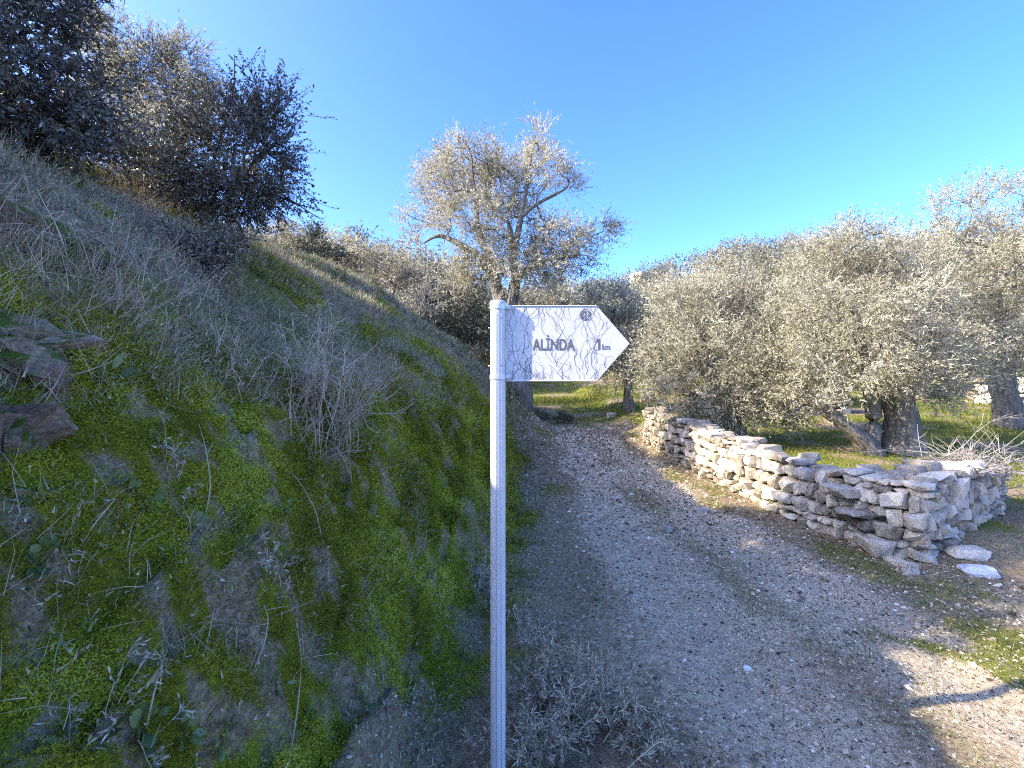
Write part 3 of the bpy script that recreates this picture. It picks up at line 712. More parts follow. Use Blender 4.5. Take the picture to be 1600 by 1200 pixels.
# ------------------------------------------------------------------ dry stone walls
STONES = []
for k in range(26):
    me = rock_mesh(200 + k, (1, 1, 1), 27, .55 + .2 * rng.random()); me.name = 'stone'; me.materials.append(M['stone']); STONES.append(me)
def stone_wall(name, label, line, Hs, seed, depth=.27, limit=300, wmin=.085, wmax=.235, hmin=.06, hmax=.145, big=None):
    rg = np.random.default_rng(seed); line = np.asarray(line, float); seg = np.linalg.norm(np.diff(line, axis=0), axis=1); S = np.concatenate([[0], np.cumsum(seg)])
    def P(s): return np.array([np.interp(s, S, line[:, 0]), np.interp(s, S, line[:, 1])])
    def Tn(s): a = P(max(s - .12, 0)); b = P(min(s + .12, S[-1])); t = unit(b - a); return t
    base = P(S[-1] / 2); root = empty(name, (base[0], base[1], float(height(base[0], base[1]))), label, 'wall'); O = np.array(root.location)
    recs = []
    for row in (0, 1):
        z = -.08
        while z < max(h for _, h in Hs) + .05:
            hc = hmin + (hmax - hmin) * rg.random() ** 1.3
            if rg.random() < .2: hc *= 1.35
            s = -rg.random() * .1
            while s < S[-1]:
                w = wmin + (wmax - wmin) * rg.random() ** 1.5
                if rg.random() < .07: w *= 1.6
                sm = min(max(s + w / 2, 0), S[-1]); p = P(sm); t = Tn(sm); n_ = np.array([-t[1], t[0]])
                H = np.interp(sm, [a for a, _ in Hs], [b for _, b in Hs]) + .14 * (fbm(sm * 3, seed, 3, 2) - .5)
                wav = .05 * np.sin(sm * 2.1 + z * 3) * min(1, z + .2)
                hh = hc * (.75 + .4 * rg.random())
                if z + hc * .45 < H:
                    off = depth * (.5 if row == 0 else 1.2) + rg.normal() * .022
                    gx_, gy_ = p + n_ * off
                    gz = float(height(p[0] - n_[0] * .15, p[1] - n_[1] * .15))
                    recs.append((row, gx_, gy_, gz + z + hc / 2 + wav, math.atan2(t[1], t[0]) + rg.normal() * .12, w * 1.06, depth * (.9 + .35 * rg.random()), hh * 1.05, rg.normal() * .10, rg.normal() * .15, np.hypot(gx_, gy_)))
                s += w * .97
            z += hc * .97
    if big:
        for (px, py, Y, w, h) in big:
            c = at(px, py, Y); recs.append((0, c[0], c[1], c[2], rg.normal() * .25, w, .4, h, rg.normal() * .08, rg.normal() * .06, 0))
    front = sorted([r for r in recs if r[0] == 0], key=lambda r: r[10] / max(r[5] * r[7], .005) ** .25); rest = [r for r in recs if r[0] == 1] + front[limit:]
    for r in front[:limit]:
        o = bpy.data.objects.new('stone', STONES[rg.integers(len(STONES))]); COL.objects.link(o); o.parent = root
        o.location = Vector((r[1], r[2], r[3])) - Vector(O); o.rotation_euler = (r[8], r[9], r[4]); o.scale = (r[5], r[6], r[7])
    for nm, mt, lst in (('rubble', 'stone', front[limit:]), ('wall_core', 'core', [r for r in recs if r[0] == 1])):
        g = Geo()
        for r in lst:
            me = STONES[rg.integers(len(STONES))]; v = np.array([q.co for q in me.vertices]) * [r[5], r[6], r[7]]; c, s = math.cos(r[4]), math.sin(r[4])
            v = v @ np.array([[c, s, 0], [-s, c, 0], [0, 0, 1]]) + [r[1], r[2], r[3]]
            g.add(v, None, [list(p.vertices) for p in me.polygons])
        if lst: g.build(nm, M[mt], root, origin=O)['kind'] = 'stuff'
    return root
# the line runs from the collapsed end on the right, round the corner and up along the track; stones lie behind it
stone_wall('stone_wall', 'tumbledown dry stone wall along the right side of the track', [(5.6, 5.35), (4.7, 4.75), (3.75, 4.25), (3.45, 4.6), (3.22, 6.2), (2.88, 10.4), (3.25, 11.3)][::-1],
           [(0, .55), (.9, .74), (4.6, .80), (5.2, .68), (6.0, .66), (6.6, .74), (7.2, .78), (8.0, .66), (8.7, .50), (9.4, .36), (9.9, .22)], 91,
           big=[(1330, 800, 4.74, .40, .11), (1365, 850, 4.58, .26, .17), (1402, 882, 4.34, .17, .12), (1310, 765, 4.85, .3, .12)])
stone_wall('terrace_wall', 'low terrace wall of stones at the right edge beyond the field', [(26, 14.6), (15.2, 15.2)][::-1], [(0, .9), (12, 1.0)], 92, wmin=.25, wmax=.7, hmin=.15, hmax=.3, depth=.5, limit=40)
stone_wall('terrace_wall', 'shadowed stone bank across the field under the broad olive\'s branches', [(9.5, 13.4), (5.2, 13.0)][::-1], [(0, .7), (4.3, .8)], 93, wmin=.25, wmax=.6, hmin=.12, hmax=.25, depth=.5, limit=60)

# loose stones
for i, (px, py, w, h, mat, lab) in enumerate([
    (1527, 896, .30, .07, 'white_rock', 'bright white flat rock lying alone in front of the collapsed wall end'),
    (1512, 868, .32, .08, 'stone', 'grey flat rock just behind the bright white one'),
    (1168, 1047, .05, .025, 'white_rock', 'small white stone on the track near the dry shrub'),
    (1228, 1080, .06, .03, 'stone', 'small pale stone on the track, below and right of the white one'),
    (1040, 830, .17, .06, 'stone', 'flat grey stone bedded in the middle of the track'),
    (1095, 800, .18, .07, 'stone', 'grey stone on the track close to the wall foot'),
    (1240, 866, .12, .04, 'stone', 'pale stone on the track below the wall\'s big slabs'),
    (1420, 895, .16, .1, 'stone', 'rounded stone fallen from the wall corner'),
    (965, 780, .12, .05, 'stone', 'small stone near the left edge of the upper track'),
    (905, 715, .2, .08, 'stone', 'stone on the dark upper track below the sign'),
    (1012, 628, .5, .35, 'stone', 'pale boulder at the far top of the wall'),
    (955, 652, .3, .15, 'stone', 'stone on the bright ground at the head of the track')]):
    p = hit(px, py); rock('stone' if h < .1 else 'boulder', p + [0, 0, h * .3], (w, w * .62, h * 1.3), (0, 0, rng.random() * .8 - .4), lab, mat, 'stone', 300 + i, 1 if w < .1 else 2, 'loose stones')
# rock outcrops in the bank
for i, (px, py, dims, rot, lab) in enumerate([
    (30, 545, (.30, .32, .24), (.1, .35, .3), 'layered brown rock jutting from the bank at the left edge, moss on top'),
    (15, 680, (.20, .2, .22), (0, .2, .2), 'grey layered rock below the brown one at the left edge'),
    (60, 370, (.5, .4, .2), (.1, .45, .3), 'long weathered rock slab under the dark corner shrub'),
    (60, 775, (.10, .1, .06), (0, .3, .5), 'small rock with white face in the moss at the left edge')]):
    p = hit(px, py); n_ = normal(p[0], p[1]); rock('rock_outcrop', p - n_ * min(dims) * .12, dims, rot, lab, 'rock', 'rock', 320 + i, 3, 'rocks in the bank')

# ------------------------------------------------------------------ the signpost
def steel(name, col, rough, metal=0.0, grain=60):
    m, nt, b = new_mat(name); n = noise(nt, grain, 4); n2 = noise(nt, 7, 3)
    f = math_n(nt, 'ADD', math_n(nt, 'MULTIPLY', n, .5), math_n(nt, 'MULTIPLY', n2, .5))
    nt.links.new(ramp(nt, f, [(.3, tuple(c * .82 for c in col)), (.6, col)]), b.inputs['Base Color']); b.inputs['Roughness'].default_value = rough; b.inputs['Metallic'].default_value = metal
    bump(nt, b, n, .08, .002); return m
M['pole'] = steel('white_painted_steel', (.62, .61, .61), .38)
M['panel'] = steel('white_sign_film', (.66, .65, .64), .45, grain=25)
M['clamp'] = steel('galvanised_clamp', (.60, .61, .63), .35, .5)
M['ink'] = steel('black_print', (.13, .13, .135), .6)
M['crack'] = steel('crack_grime', (.15, .15, .16), .8)
YS = 1.90; PX = -.0565; R = .0305; TOP = 1.982
post = empty('signpost', (PX, YS, float(height(PX, YS))), 'white arrow signpost with cracked panel reading ALINDA 1 km beside the track', 'sign'); O = np.array(post.location)
def lathe(name, prof, mat, par, loc, sides=40, smooth=True):
    th = np.arange(sides) / sides * 2 * np.pi; n = len(prof); V = np.array([[r * math.cos(t), r * math.sin(t), z] for r, z in prof for t in th])
    i = np.arange(n - 1)[:, None] * sides; j = np.arange(sides)[None]; j2 = (j + 1) % sides
    Qq = np.stack([i + j, i + j2, i + sides + j2, i + sides + j], -1).reshape(-1, 4)
    o = mesh_obj(name, V, Qq, None, [mat], par, smooth=smooth); o.location = [float(v) for v in loc]; return o
gz = O[2]
lathe('pole', [(R, -.35), (R, TOP - .02 - gz)], M['pole'], post, (0, 0, 0))
cap = lathe('cap', [(R + .0015, TOP - .026 - gz), (R + .0022, TOP - .024 - gz), (R + .0022, TOP - .004 - gz), (R - .001, TOP - gz), (R * .6, TOP + .003 - gz), (.0005, TOP + .0035 - gz)], M['pole'], post, (0, 0, 0))
# rolled seam down the tube
def box(name, dims, loc, mat, par, rot=(0, 0, 0), bev=.001):
    bm = bmesh.new(); bmesh.ops.create_cube(bm, size=1)
    for v in bm.verts: v.co = Vector((v.co.x * dims[0], v.co.y * dims[1], v.co.z * dims[2]))
    if bev: bmesh.ops.bevel(bm, geom=list(bm.edges), offset=min(bev, min(dims) * .3), segments=1, affect='EDGES')
    me = bpy.data.meshes.new(name); bm.to_mesh(me); bm.free(); me.materials.append(mat)
    o = bpy.data.objects.new(name, me); COL.objects.link(o); o.parent = par; o.location = [float(v) for v in loc]; o.rotation_euler = rot; return o
for a_ in (math.radians(-62), math.radians(-100)): box('seam', (.004, .0022, TOP - .05 + .3 - gz), (R * math.cos(a_), R * math.sin(a_), (TOP - .05 - .3 - gz) / 2), M['clamp'], post, (0, 0, a_ + math.pi / 2))
for zc in (1.957, 1.678):
    cl = lathe('clamp', [(R + .0008, -.009), (R + .003, -.009), (R + .003, .009), (R + .0008, .009)], M['clamp'], post, (0, 0, zc - gz), smooth=False)
    box('bolt', (.016, .007, .007), (R + .006, -.014, 0), M['clamp'], cl); box('lug', (.022, .006, .016), (R + .009, -.006, 0), M['clamp'], cl)
for zc in (1.912, 1.722):
    o = lathe('rivet', [(.0035, 0), (.003, .0018), (.0004, .0025)], M['ink'], post, (R * math.cos(-1.1) * 1.0, R * math.sin(-1.1), zc - gz), 10); o.rotation_euler = (math.pi / 2, 0, .47)
for zc in (1.875, 1.722):
    o = lathe('stud', [(.003, 0), (.003, .007), (.0004, .008)], M['clamp'], post, (-R, 0, zc - gz), 10); o.rotation_euler = (0, -math.pi / 2, 0)
# arrow panel: X from the pole's side to the tip
x0, x1, x2, z0, z1 = -.0245, .339, .4725, 1.660, 1.9665; zm = (z0 + z1) / 2; TH = .003; YP = YS + .004
def P2(x, z): return (x - PX, z - gz)
outl = [P2(x0, z0), P2(x1, z0), P2(x2, zm), P2(x1, z1), P2(x0, z1)]
bm = bmesh.new(); fr = [bm.verts.new((x, YP - YS - TH / 2, z)) for x, z in outl]; f = bm.faces.new(fr)
e = bmesh.ops.extrude_face_region(bm, geom=[f])
for v in e['geom']:
    if isinstance(v, bmesh.types.BMVert): v.co.y += TH
bmesh.ops.recalc_face_normals(bm, faces=bm.faces); bmesh.ops.bevel(bm, geom=list(bm.edges), offset=.0006, segments=1, affect='EDGES')
me = bpy.data.meshes.new('arrow_panel'); bm.to_mesh(me); bm.free(); me.materials.append(M['panel']); panel = bpy.data.objects.new('arrow_panel', me); COL.objects.link(panel); panel.parent = post
YF = YP - YS - TH / 2
# folded edge lips, top and bottom
for zz in (z0 + .0025, z1 - .0025): box('edge_lip', (x1 - x0 - .004, .004, .004), ((x0 + x1) / 2 - PX, YF - .0012, zz - gz), M['panel'], panel, bev=.001)
def lettering(name, body, size, x, z, bold=.0):
    c = bpy.data.curves.new(name, 'FONT'); c.body = body; c.size = 1; c.offset = bold
    o = bpy.data.objects.new(name, c); COL.objects.link(o); bpy.context.view_layer.update()
    dg = bpy.context.evaluated_depsgraph_get(); me = bpy.data.meshes.new_from_object(o.evaluated_get(dg)); bpy.data.objects.remove(o)
    v = np.array([q.co for q in me.vertices]); sx = size[0] / (v[:, 0].max() - v[:, 0].min()); sz = size[1] / .70
    for q in me.vertices: q.co = Vector(((q.co.x - v[:, 0].min()) * sx, 0, q.co.y * sz))
    me.materials.clear(); me.materials.append(M['ink']); me.name = name
    o = bpy.data.objects.new(name, me); COL.objects.link(o); o.parent = panel; o.location = (x - PX, YF - .0009, z - gz); return o
def sx_(px): return (px - 800) / F * YS
def sz_(py): return CAM[2] - (py - 600) / F * YS
lettering('lettering', 'AL\u0130NDA', (sx_(898) - sx_(832), .045), sx_(832), sz_(547), .024)
g = Geo(); o1 = np.array([sx_(934.5), sz_(546.5)])
g.add([(o1[0] - PX + x, YF - .0009, o1[1] - gz + z) for x, z in ((0, 0), (.0085, 0), (.0085, .044), (0, .044), (-.0095, .0335), (-.0095, .0275), (0, .0325))], [[0, 1, 2, 3], [3, 4, 5, 6]]); g.build('lettering', M['ink'], panel)
lettering('lettering', 'km', (.031, .024), sx_(941), sz_(546.5), .012)
# round emblem: ring, with a lighter pale shape inside a dark disc
def ribbon(pts, w):
    pts = np.asarray(pts, float); t = unit(np.gradient(pts, axis=0)); n_ = np.stack([-t[:, 1], t[:, 0]], 1); w = np.broadcast_to(w, len(pts))[:, None]
    V = np.stack([pts - n_ * w / 2, pts + n_ * w / 2], 1).reshape(-1, 2); k = np.arange(len(pts) - 1)[:, None] * 2
    return V, k + np.array([[0, 1, 3, 2]])
def flat(g, V, Qq, y): g.add(np.stack([V[:, 0] - PX, np.full(len(V), y), V[:, 1] - gz], 1), Qq)
g = Geo(); ec = np.array([sx_(915), sz_(492)]); th = np.linspace(0, 2 * np.pi, 33)
V, Qq = ribbon(ec + .0225 * np.stack([np.cos(th), np.sin(th)], 1), .0022); flat(g, V, Qq, YF - .0009)
for a0, a1, r_, w in ((2.0, 4.2, .0155, .010), (-.5, 1.0, .0165, .007), (4.5, 5.3, .017, .006), (1.3, 1.9, .013, .006)):
    th = np.linspace(a0, a1, 14); V, Qq = ribbon(ec + r_ * np.stack([np.cos(th), np.sin(th)], 1), w * (1 + .25 * np.sin(th * 7))); flat(g, V, Qq, YF - .0009)
V, Qq = ribbon(ec + np.array([[-.004, .012], [.0, .004], [-.003, -.004], [.002, -.012]]), [.006, .004, .005, .002]); flat(g, V, Qq, YF - .0011)
g.build('emblem', M['ink'], panel)
# crazed film: wandering, mostly upright cracks with side branches
rg = np.random.default_rng(101); g = Geo()
def inside(x, z): return x0 + .004 < x < x2 and z0 + .006 < z < z1 - .006 and (x < x1 or abs(z - zm) < (z1 - z0) / 2 * (x2 - x) / (x2 - x1) - .006)
def crack(x, z, L, a, w=.0016, lev=0):
    pts = [(x, z)]; n = max(3, int(L / .008))
    for k in range(n):
        a += rg.normal() * .33 - (a - (math.pi / 2 if math.sin(a) > 0 else -math.pi / 2)) * .18; x += math.cos(a) * .008; z += math.sin(a) * .008
        if not inside(x, z): break
        pts.append((x, z))
        if lev < 2 and rg.random() < .07: crack(x, z, L * .35, a + rg.choice([-1, 1]) * (.6 + rg.random() * .7), w * .8, lev + 1)
    if len(pts) > 2:
        V, Qq = ribbon(pts, np.linspace(1.0, .4, len(pts)) * w); flat(g, V, Qq, YF - .0005 - .0002 * rg.random())
for k in range(105):
    x = x0 + .01 + (x2 - x0 - .07) * rg.random(); b = rg.random()
    if b < .36: crack(x, z0 + .008, .03 + .06 * rg.random() ** 2, math.pi / 2)
    elif b < .62: crack(x, z1 - .008, .03 + .09 * rg.random() ** 2, -math.pi / 2)
    else: crack(x, z0 + (z1 - z0) * rg.random(), .05 + .13 * rg.random(), rg.choice([-1, 1]) * math.pi / 2)
for x in (.005, .055, .075, .18, .27, .30, .345, .375, .405): crack(x, z0 + .01 + .06 * rg.random(), .27, math.pi / 2, .002)
for k in range(9): crack(x0 + .006, z0 + (z1 - z0) * rg.random(), .04, rg.normal() * .5, .0009, 2)
g.build('cracks', M['crack'], panel)

# ------------------------------------------------------------------ ground cover
def visible(X, Y, z, mx=1.25):
    return (Y > .45) & (np.abs(X) < 1.081 * Y * mx + .2) & (np.abs(z - CAM[2]) < .811 * Y * mx + .2)
def scatter(n, xr, yr, dens, rg, near_pow=1.0):
    """random land points, thinned with distance so that the look stays even; steep faces get their full share"""
    X = xr[0] + (xr[1] - xr[0]) * rg.random(n); u = rg.random(n)
    Y = yr[0] * (yr[1] / yr[0]) ** u if near_pow else yr[0] + (yr[1] - yr[0]) * u
    z = height(X, Y, False); keep = visible(X, Y, z) & (rg.random(n) < dens(X, Y, z)); X, Y = X[keep], Y[keep]
    nn = normal(X, Y); z = height(X, Y); keep = rg.random(len(X)) < np.clip(.38 / np.maximum(nn[:, 2], .15), .2, 1)
    return X[keep], Y[keep], z[keep], nn[keep]

# moss: short dense fronds
rg = np.random.default_rng(111); g = Geo()
X, Y, z, nn = scatter(600000, (-4.5, .4), (.9, 9), lambda X, Y, z: moss_mask(X, Y) ** 1.2, rg)
k = min(len(X), 90000); X, Y, z, nn = X[:k], Y[:k], z[:k], nn[:k]
dist = np.sqrt(X * X + Y * Y); P = np.stack([X, Y, z], 1)
tone = np.clip(fbm(Y * 4, z * 4, 44, 4) * 2.4 - .78, 0, 1)
for rep in range(6):
    Pj = P + rg.normal(size=P.shape) * .012 * np.maximum(1, dist / 2.2)[:, None] - nn * .003
    s = np.maximum(.8, dist / 2.1)
    tg = rg.normal(size=P.shape); tg -= nn * (tg * nn).sum(1, keepdims=True)
    add_leaves(g, Pj + nn * .004 * rep, unit(tg) + nn * (.25 + .5 * rg.random((len(P), 1))), (.007 + .007 * rg.random(len(P))) * s, (.0028 + .0024 * rg.random(len(P))) * s, np.clip(.45 * rg.random(len(P)) + .62 * tone + .07, 0, 1), rg=rg, face=nn, tri=True)
tag(g.build('moss', M['moss']), 'bright green moss cushions covering the steep bank', 'moss', kind='stuff')

# dry grass and dead stalks over the upper bank
rg = np.random.default_rng(112); g = Geo(); g2 = Geo(); g3 = Geo()
def upper(X, Y, z):
    h = z - zpath(Y); d = toe(Y) - X
    return np.clip(.09 + .06 * (Y > 2.2) + sstep(1.1, 1.9, h - .4 * (1 - sstep(1.4, 3.0, Y)) + .9 * (fbm(X, Y, 51, 3) - .5)), 0, 1) * (d > .05) * (1 - sstep(5, 8, d)) * sstep(.36, .60, fbm(Y * 2.2, (prof(d) + d * .4) * 2.2, 52, 3))
X, Y, z, nn = scatter(110000, (-6, .5), (1.0, 17), upper, rg)
k = min(len(X), 9500); P = np.stack([X, Y, z], 1)[:k]; nn = nn[:k]; dist = np.linalg.norm(P[:, :2], axis=1)
m = 9; PP = np.repeat(P, m, 0) + rg.normal(size=(k * m, 3)) * .03; D = np.repeat(nn * .35, m, 0) + np.array([.12, 0, .75]) + rg.normal(size=(k * m, 3)) * .5
sz = np.repeat(np.maximum(1, dist / 4), m)
add_blades(g, PP, D, (.06 + .15 * rg.random(k * m) ** 1.6) * np.repeat(.6 + .8 * rg.random(k), m), .0022 * sz, np.clip(.75 * rg.random(k * m) + np.repeat(.3 * rg.random(k), m), 0, 1), .7, rg, 2)
tag(g.build('dry_grass', M['dry']), 'tangle of thin dry grass on the upper bank', 'dry grass', kind='stuff')
# grey-green low weeds
X, Y, z, nn = scatter(100000, (-6, .4), (1.0, 17), lambda X, Y, z: np.maximum(upper(X, Y, z) * sstep(.36, .5, fbm(X * 1.3, Y * 1.3, 53, 3)), .4 * (toe(Y) - X < .15) * (toe(Y) - X > -.5) * (Y > 1.7) * sstep(.45, .58, fbm(X * 3.5, Y * 3.5, 56, 3))), rg)
k = min(len(X), 8000); P = np.stack([X, Y, z], 1)[:k]; nn = nn[:k]; m = 10; sz = np.repeat(np.maximum(1, np.linalg.norm(P[:, :2], axis=1) / 4), m)
PP = np.repeat(P, m, 0) + rg.normal(size=(k * m, 3)) * .035 + np.repeat(nn, m, 0) * (.05 * rg.random(k * m))[:, None]
add_leaves(g2, PP, np.repeat(nn * .5, m, 0) + [0, 0, .5] + rg.normal(size=(k * m, 3)) * .6, (.012 + .022 * rg.random(k * m)) * sz, .007 * sz, rg=rg, face=np.repeat(nn, m, 0) * .7, tri=True)
tag(g2.build('low_weeds', M['sage']), 'low grey green weeds creeping over the bank', 'weeds', kind='stuff')
# green grass: verge, ridge and field
def gr(X, Y, z): return np.clip(grass_mask(X, Y) * 1.0 + .22 * moss_mask(X, Y) + .5 * (np.abs(toe(Y) - X) < .45) * sstep(.45, .6, fbm(X * 3, Y * 3, 55, 3)), 0, 1)
for xr, yr, n, cap_ in (((-7, 4), (1.0, 20), 90000, 7500), ((3, 22), (4.2, 26), 60000, 5500)):
    X, Y, z, nn = scatter(n, xr, yr, gr, rg); k = min(len(X), cap_); P = np.stack([X, Y, z], 1)[:k]; nn = nn[:k]; m = 8
    sz = np.repeat(np.maximum(1, np.linalg.norm(P[:, :2], axis=1) / 3.5), m)
    PP = np.repeat(P, m, 0) + rg.normal(size=(k * m, 3)) * (.03 * sz)[:, None] * [1, 1, .1]
    add_blades(g3, PP, np.repeat(nn * .4, m, 0) + [0, 0, .7] + rg.normal(size=(k * m, 3)) * .4, (.025 + .05 * rg.random(k * m)) * np.sqrt(sz), .003 * sz, np.clip(rg.random(k * m) * .8 + .2 * np.repeat(rg.random(k), m), 0, 1), .5, rg, 2)
tag(g3.build('grass', M['grass']), 'short green grass on the verge, ridge and field', 'grass', kind='stuff')

# pebbles and grit
rg = np.random.default_rng(113); g = Geo()
octv = np.array([[1, 0, 0], [0, 1, 0], [-1, 0, 0], [0, -1, 0], [0, 0, 1.]]); octt = np.array([[0, 1, 4], [1, 2, 4], [2, 3, 4], [3, 0, 4]])
X, Y, z, nn = scatter(330000, (-2.5, 4.2), (1.2, 13), lambda X, Y, z: np.clip(.25 + path_mask(X, Y), 0, 1) * (toe(Y) - X < .25), rg)
k = min(len(X), 38000); X, Y, z = X[:k], Y[:k], z[:k]
s = (.0036 + .007 * rg.random(k) ** 3 + .014 * (rg.random(k) < .03) * rg.random(k)) * np.maximum(1, np.hypot(X, Y) / 3.2)
th = rg.random(k) * 6.28; V = octv[None] * (s[:, None] * (.6 + .8 * rg.random((k, 5))))[..., None] * np.array([1, 1, .7])
c, sn = np.cos(th)[:, None], np.sin(th)[:, None]; V = np.stack([V[..., 0] * c - V[..., 1] * sn, V[..., 0] * sn + V[..., 1] * c, V[..., 2]], -1) + np.stack([X, Y, z - s * .1], 1)[:, None]
g.add(V.reshape(-1, 3), None, (np.arange(k)[:, None, None] * 5 + octt[None]).reshape(-1, 3), np.repeat(np.clip(rg.random(k) ** 1.4 + .0, 0, 1), 4))
tag(g.build('gravel', M['pebble']), 'loose pebbles and grit strewn over the dirt track', 'gravel', kind='stuff')
# litter: fallen leaves and bits of twig
g = Geo(); X, Y, z, nn = scatter(200000, (-5, 4), (1.1, 12), lambda X, Y, z: .55 - .4 * path_mask(X, Y) - .25 * moss_mask(X, Y) + .4 * (np.abs(toe(Y) - X + .2) < .3), rg)
k = min(len(X), 44000); P = np.stack([X, Y, z], 1)[:k]; nn = nn[:k]; D = rg.normal(size=(k, 3)); D -= nn * (D * nn).sum(1, keepdims=True) * .8
sz = np.maximum(1, np.linalg.norm(P[:, :2], axis=1) / 3)
add_leaves(g, P + nn * .006, D, (.007 + .03 * rg.random(k) ** 3) * sz, (.004 + .006 * rg.random(k)) * sz, rg=rg, face=nn, tri=True)
tag(g.build('leaf_litter', M['litter']), 'fallen dry leaves and twig scraps on the ground', 'leaf litter', kind='stuff')

# ------------------------------------------------------------------ plants one can point at
def dry_plant(px, py, h, w, n, label, seed, mat='dry', name='dry_weed', leafy=0, lean=(0, 0), side=4, group='dead plants', r0=.0028, leaf=(.02, .005)):
    """a dead, much branched herb: stems fan out from one root"""
    rg = np.random.default_rng(seed); b = hit(px, py); r0 = r0 if h > .2 else .0016; root = empty(name, b, label, 'dry plant', group); g = Geo(); gl = Geo(); nn_ = normal(b[0], b[1])
    for i in range(n):
        p = b + np.array([rg.normal() * w * .22, rg.normal() * w * .22, 0]); p[2] = float(height(p[0], p[1])) - .01
        d = unit(np.array([rg.normal() * .5 * w / h + lean[0], rg.normal() * .45 * w / h, 1.0 + lean[1]]) + nn_ * .3); q = [p]; L = h * (.55 + .5 * rg.random())
        for k in range(5): d = unit(d + rg.normal(size=3) * .16); q.append(q[-1] + d * L / 5)
        rs = .45 + .55 * rg.random(); add_tube(g, q, np.linspace(r0, r0 * .35, 6), 3, r=rs)
        for k in range(side):
            j = 1 + int(rg.random() * 4); s = q[j] + (q[j + 1] - q[j]) * rg.random(); e = s + unit(d * .6 + rg.normal(size=3) * .7) * L * (.12 + .22 * rg.random())
            add_tube(g, [s, (s + e) / 2 + rg.normal(size=3) * L * .02, e], [r0 * .5, r0 * .4, r0 * .22], 3, r=rs)
            if leafy:
                t = rg.random((leafy, 1)); add_leaves(gl, s + (e - s) * t, unit(e - s) + rg.normal(size=(leafy, 3)) * .55, leaf[0] * (.6 + .8 * rg.random(leafy)), leaf[1], rg=rg)
    g.build('stem', M['dry'] if mat == 'dry' else M['dry_grey'], root, origin=b)['kind'] = 'stuff'
    if gl.n: gl.build('foliage', M[mat], root, origin=b)['kind'] = 'stuff'
    return root
dry_plant(505, 670, .58, .46, 80, 'tall pale clump of dead branching stalks in the middle of the bank', 401, side=9, r0=.0034)
dry_plant(560, 610, .34, .3, 22, 'smaller dead clump beside the tall pale stalks on the bank', 402, side=6)
dry_plant(470, 690, .30, .3, 18, 'low dead stalks at the foot of the tall pale clump', 403, side=6)
dry_plant(180, 470, .36, .35, 22, 'straggling dead twigs above the brown layered rock', 404, side=5)
dry_plant(262, 450, .30, .4, 24, 'grey dead twigs below the small pale bush', 405, side=5)
dry_plant(350, 560, .28, .4, 22, 'thin dead stalks in the centre of the upper bank', 406, side=5)
dry_plant(640, 610, .35, .4, 22, 'dry stalks on the bank midway to the signpost', 407, side=5)
dry_plant(700, 640, .40, .45, 22, 'dry stalks on the bank just left of the signpost', 408, side=5)
dry_plant(270, 740, .14, .1, 12, 'pale feathery dead tuft hanging in the upper moss', 409, 'dry_grey', leafy=5, leaf=(.016, .004))
dry_plant(420, 905, .12, .14, 12, 'pale crisp dead sprig in the dark crack of the moss', 410, 'dry_grey', leafy=6, leaf=(.016, .005))
dry_plant(105, 880, .10, .12, 12, 'wispy grey dead tuft in the moss near the left edge', 411, leafy=0, side=6)
dry_plant(375, 1050, .10, .14, 10, 'small broken dead sprig low in the mossy face', 412, side=5)
dry_plant(215, 1180, .16, .2, 16, 'pale dead leafy sprigs at the bottom left among round leaves', 413, 'dry_grey', leafy=6, leaf=(.02, .005))
dry_plant(545, 975, .05, .05, 12, 'tiny grey seed tuft on the right hand moss', 414, side=5)
dry_plant(760, 930, .26, .24, 20, 'grey leaved dry plant behind the post at the bank foot', 415, 'dry_grey', leafy=9, leaf=(.03, .006), side=5)
dry_plant(875, 1120, .36, .44, 64, 'large grey dry shrub with narrow leaves right of the post', 416, 'dry_grey', 'dry_shrub', 14, side=7, leaf=(.036, .0055))
dry_plant(965, 1150, .26, .34, 40, 'grey dry shrub on the track side of the larger one', 417, 'dry_grey', 'dry_shrub', 13, side=6, leaf=(.036, .0055))
dry_plant(850, 1000, .28, .36, 28, 'twiggy grey shrub behind the large dry shrub', 418, 'dry_grey', 'dry_shrub', 6, side=6, leaf=(.024, .005))
dry_plant(835, 1195, .28, .3, 36, 'grey dry shrub at the bottom edge next to the post', 419, 'dry_grey', 'dry_shrub', 13, side=6, leaf=(.036, .0055))
dry_plant(1120, 1190, .10, .2, 16, 'low dead tuft on the shaded track near the bottom edge', 420, side=6)
dry_plant(1060, 1020, .06, .2, 10, 'tiny dead tuft on the track right of the dry shrubs', 421, side=5)
dry_plant(930, 900, .07, .25, 12, 'flattened dead tuft on the green verge', 422, side=5)
# single arching dead stems
def stem(pts, label, seed):
    rg = np.random.default_rng(seed); W_ = []
    for k, (px, py) in enumerate(pts):
        p = hit(px, py); v = unit(CAM - p); W_.append(p + v * (.0 if k == 0 else .05 + .03 * math.sin(k)))
    W_ = np.array(W_); t = np.linspace(0, len(W_) - 1, 16); q = np.stack([np.interp(t, np.arange(len(W_)), W_[:, c]) for c in range(3)], 1)
    for _ in range(3): q[1:-1] = (q[:-2] + 2 * q[1:-1] + q[2:]) / 4
    g = Geo(); add_tube(g, q - W_[0], np.linspace(.0024, .0012, 16), 5, r=.75)
    for k in range(3):
        j = 6 + int(rg.random() * 8); e = q[j] + rg.normal(size=3) * .03; add_tube(g, np.array([q[j], (q[j] + e) / 2, e]) - W_[0], [.0014, .0012, .0008], 3, r=.7)
    o = g.build('dry_stalk', M['dry'], origin=None); o.location = W_[0]; tag(o, label, 'stalk', 'single dead stalks')
stem([(508, 868), (495, 800), (470, 755), (455, 738)], 'arching pale dead stem on the moss below the tall dead clump', 501)
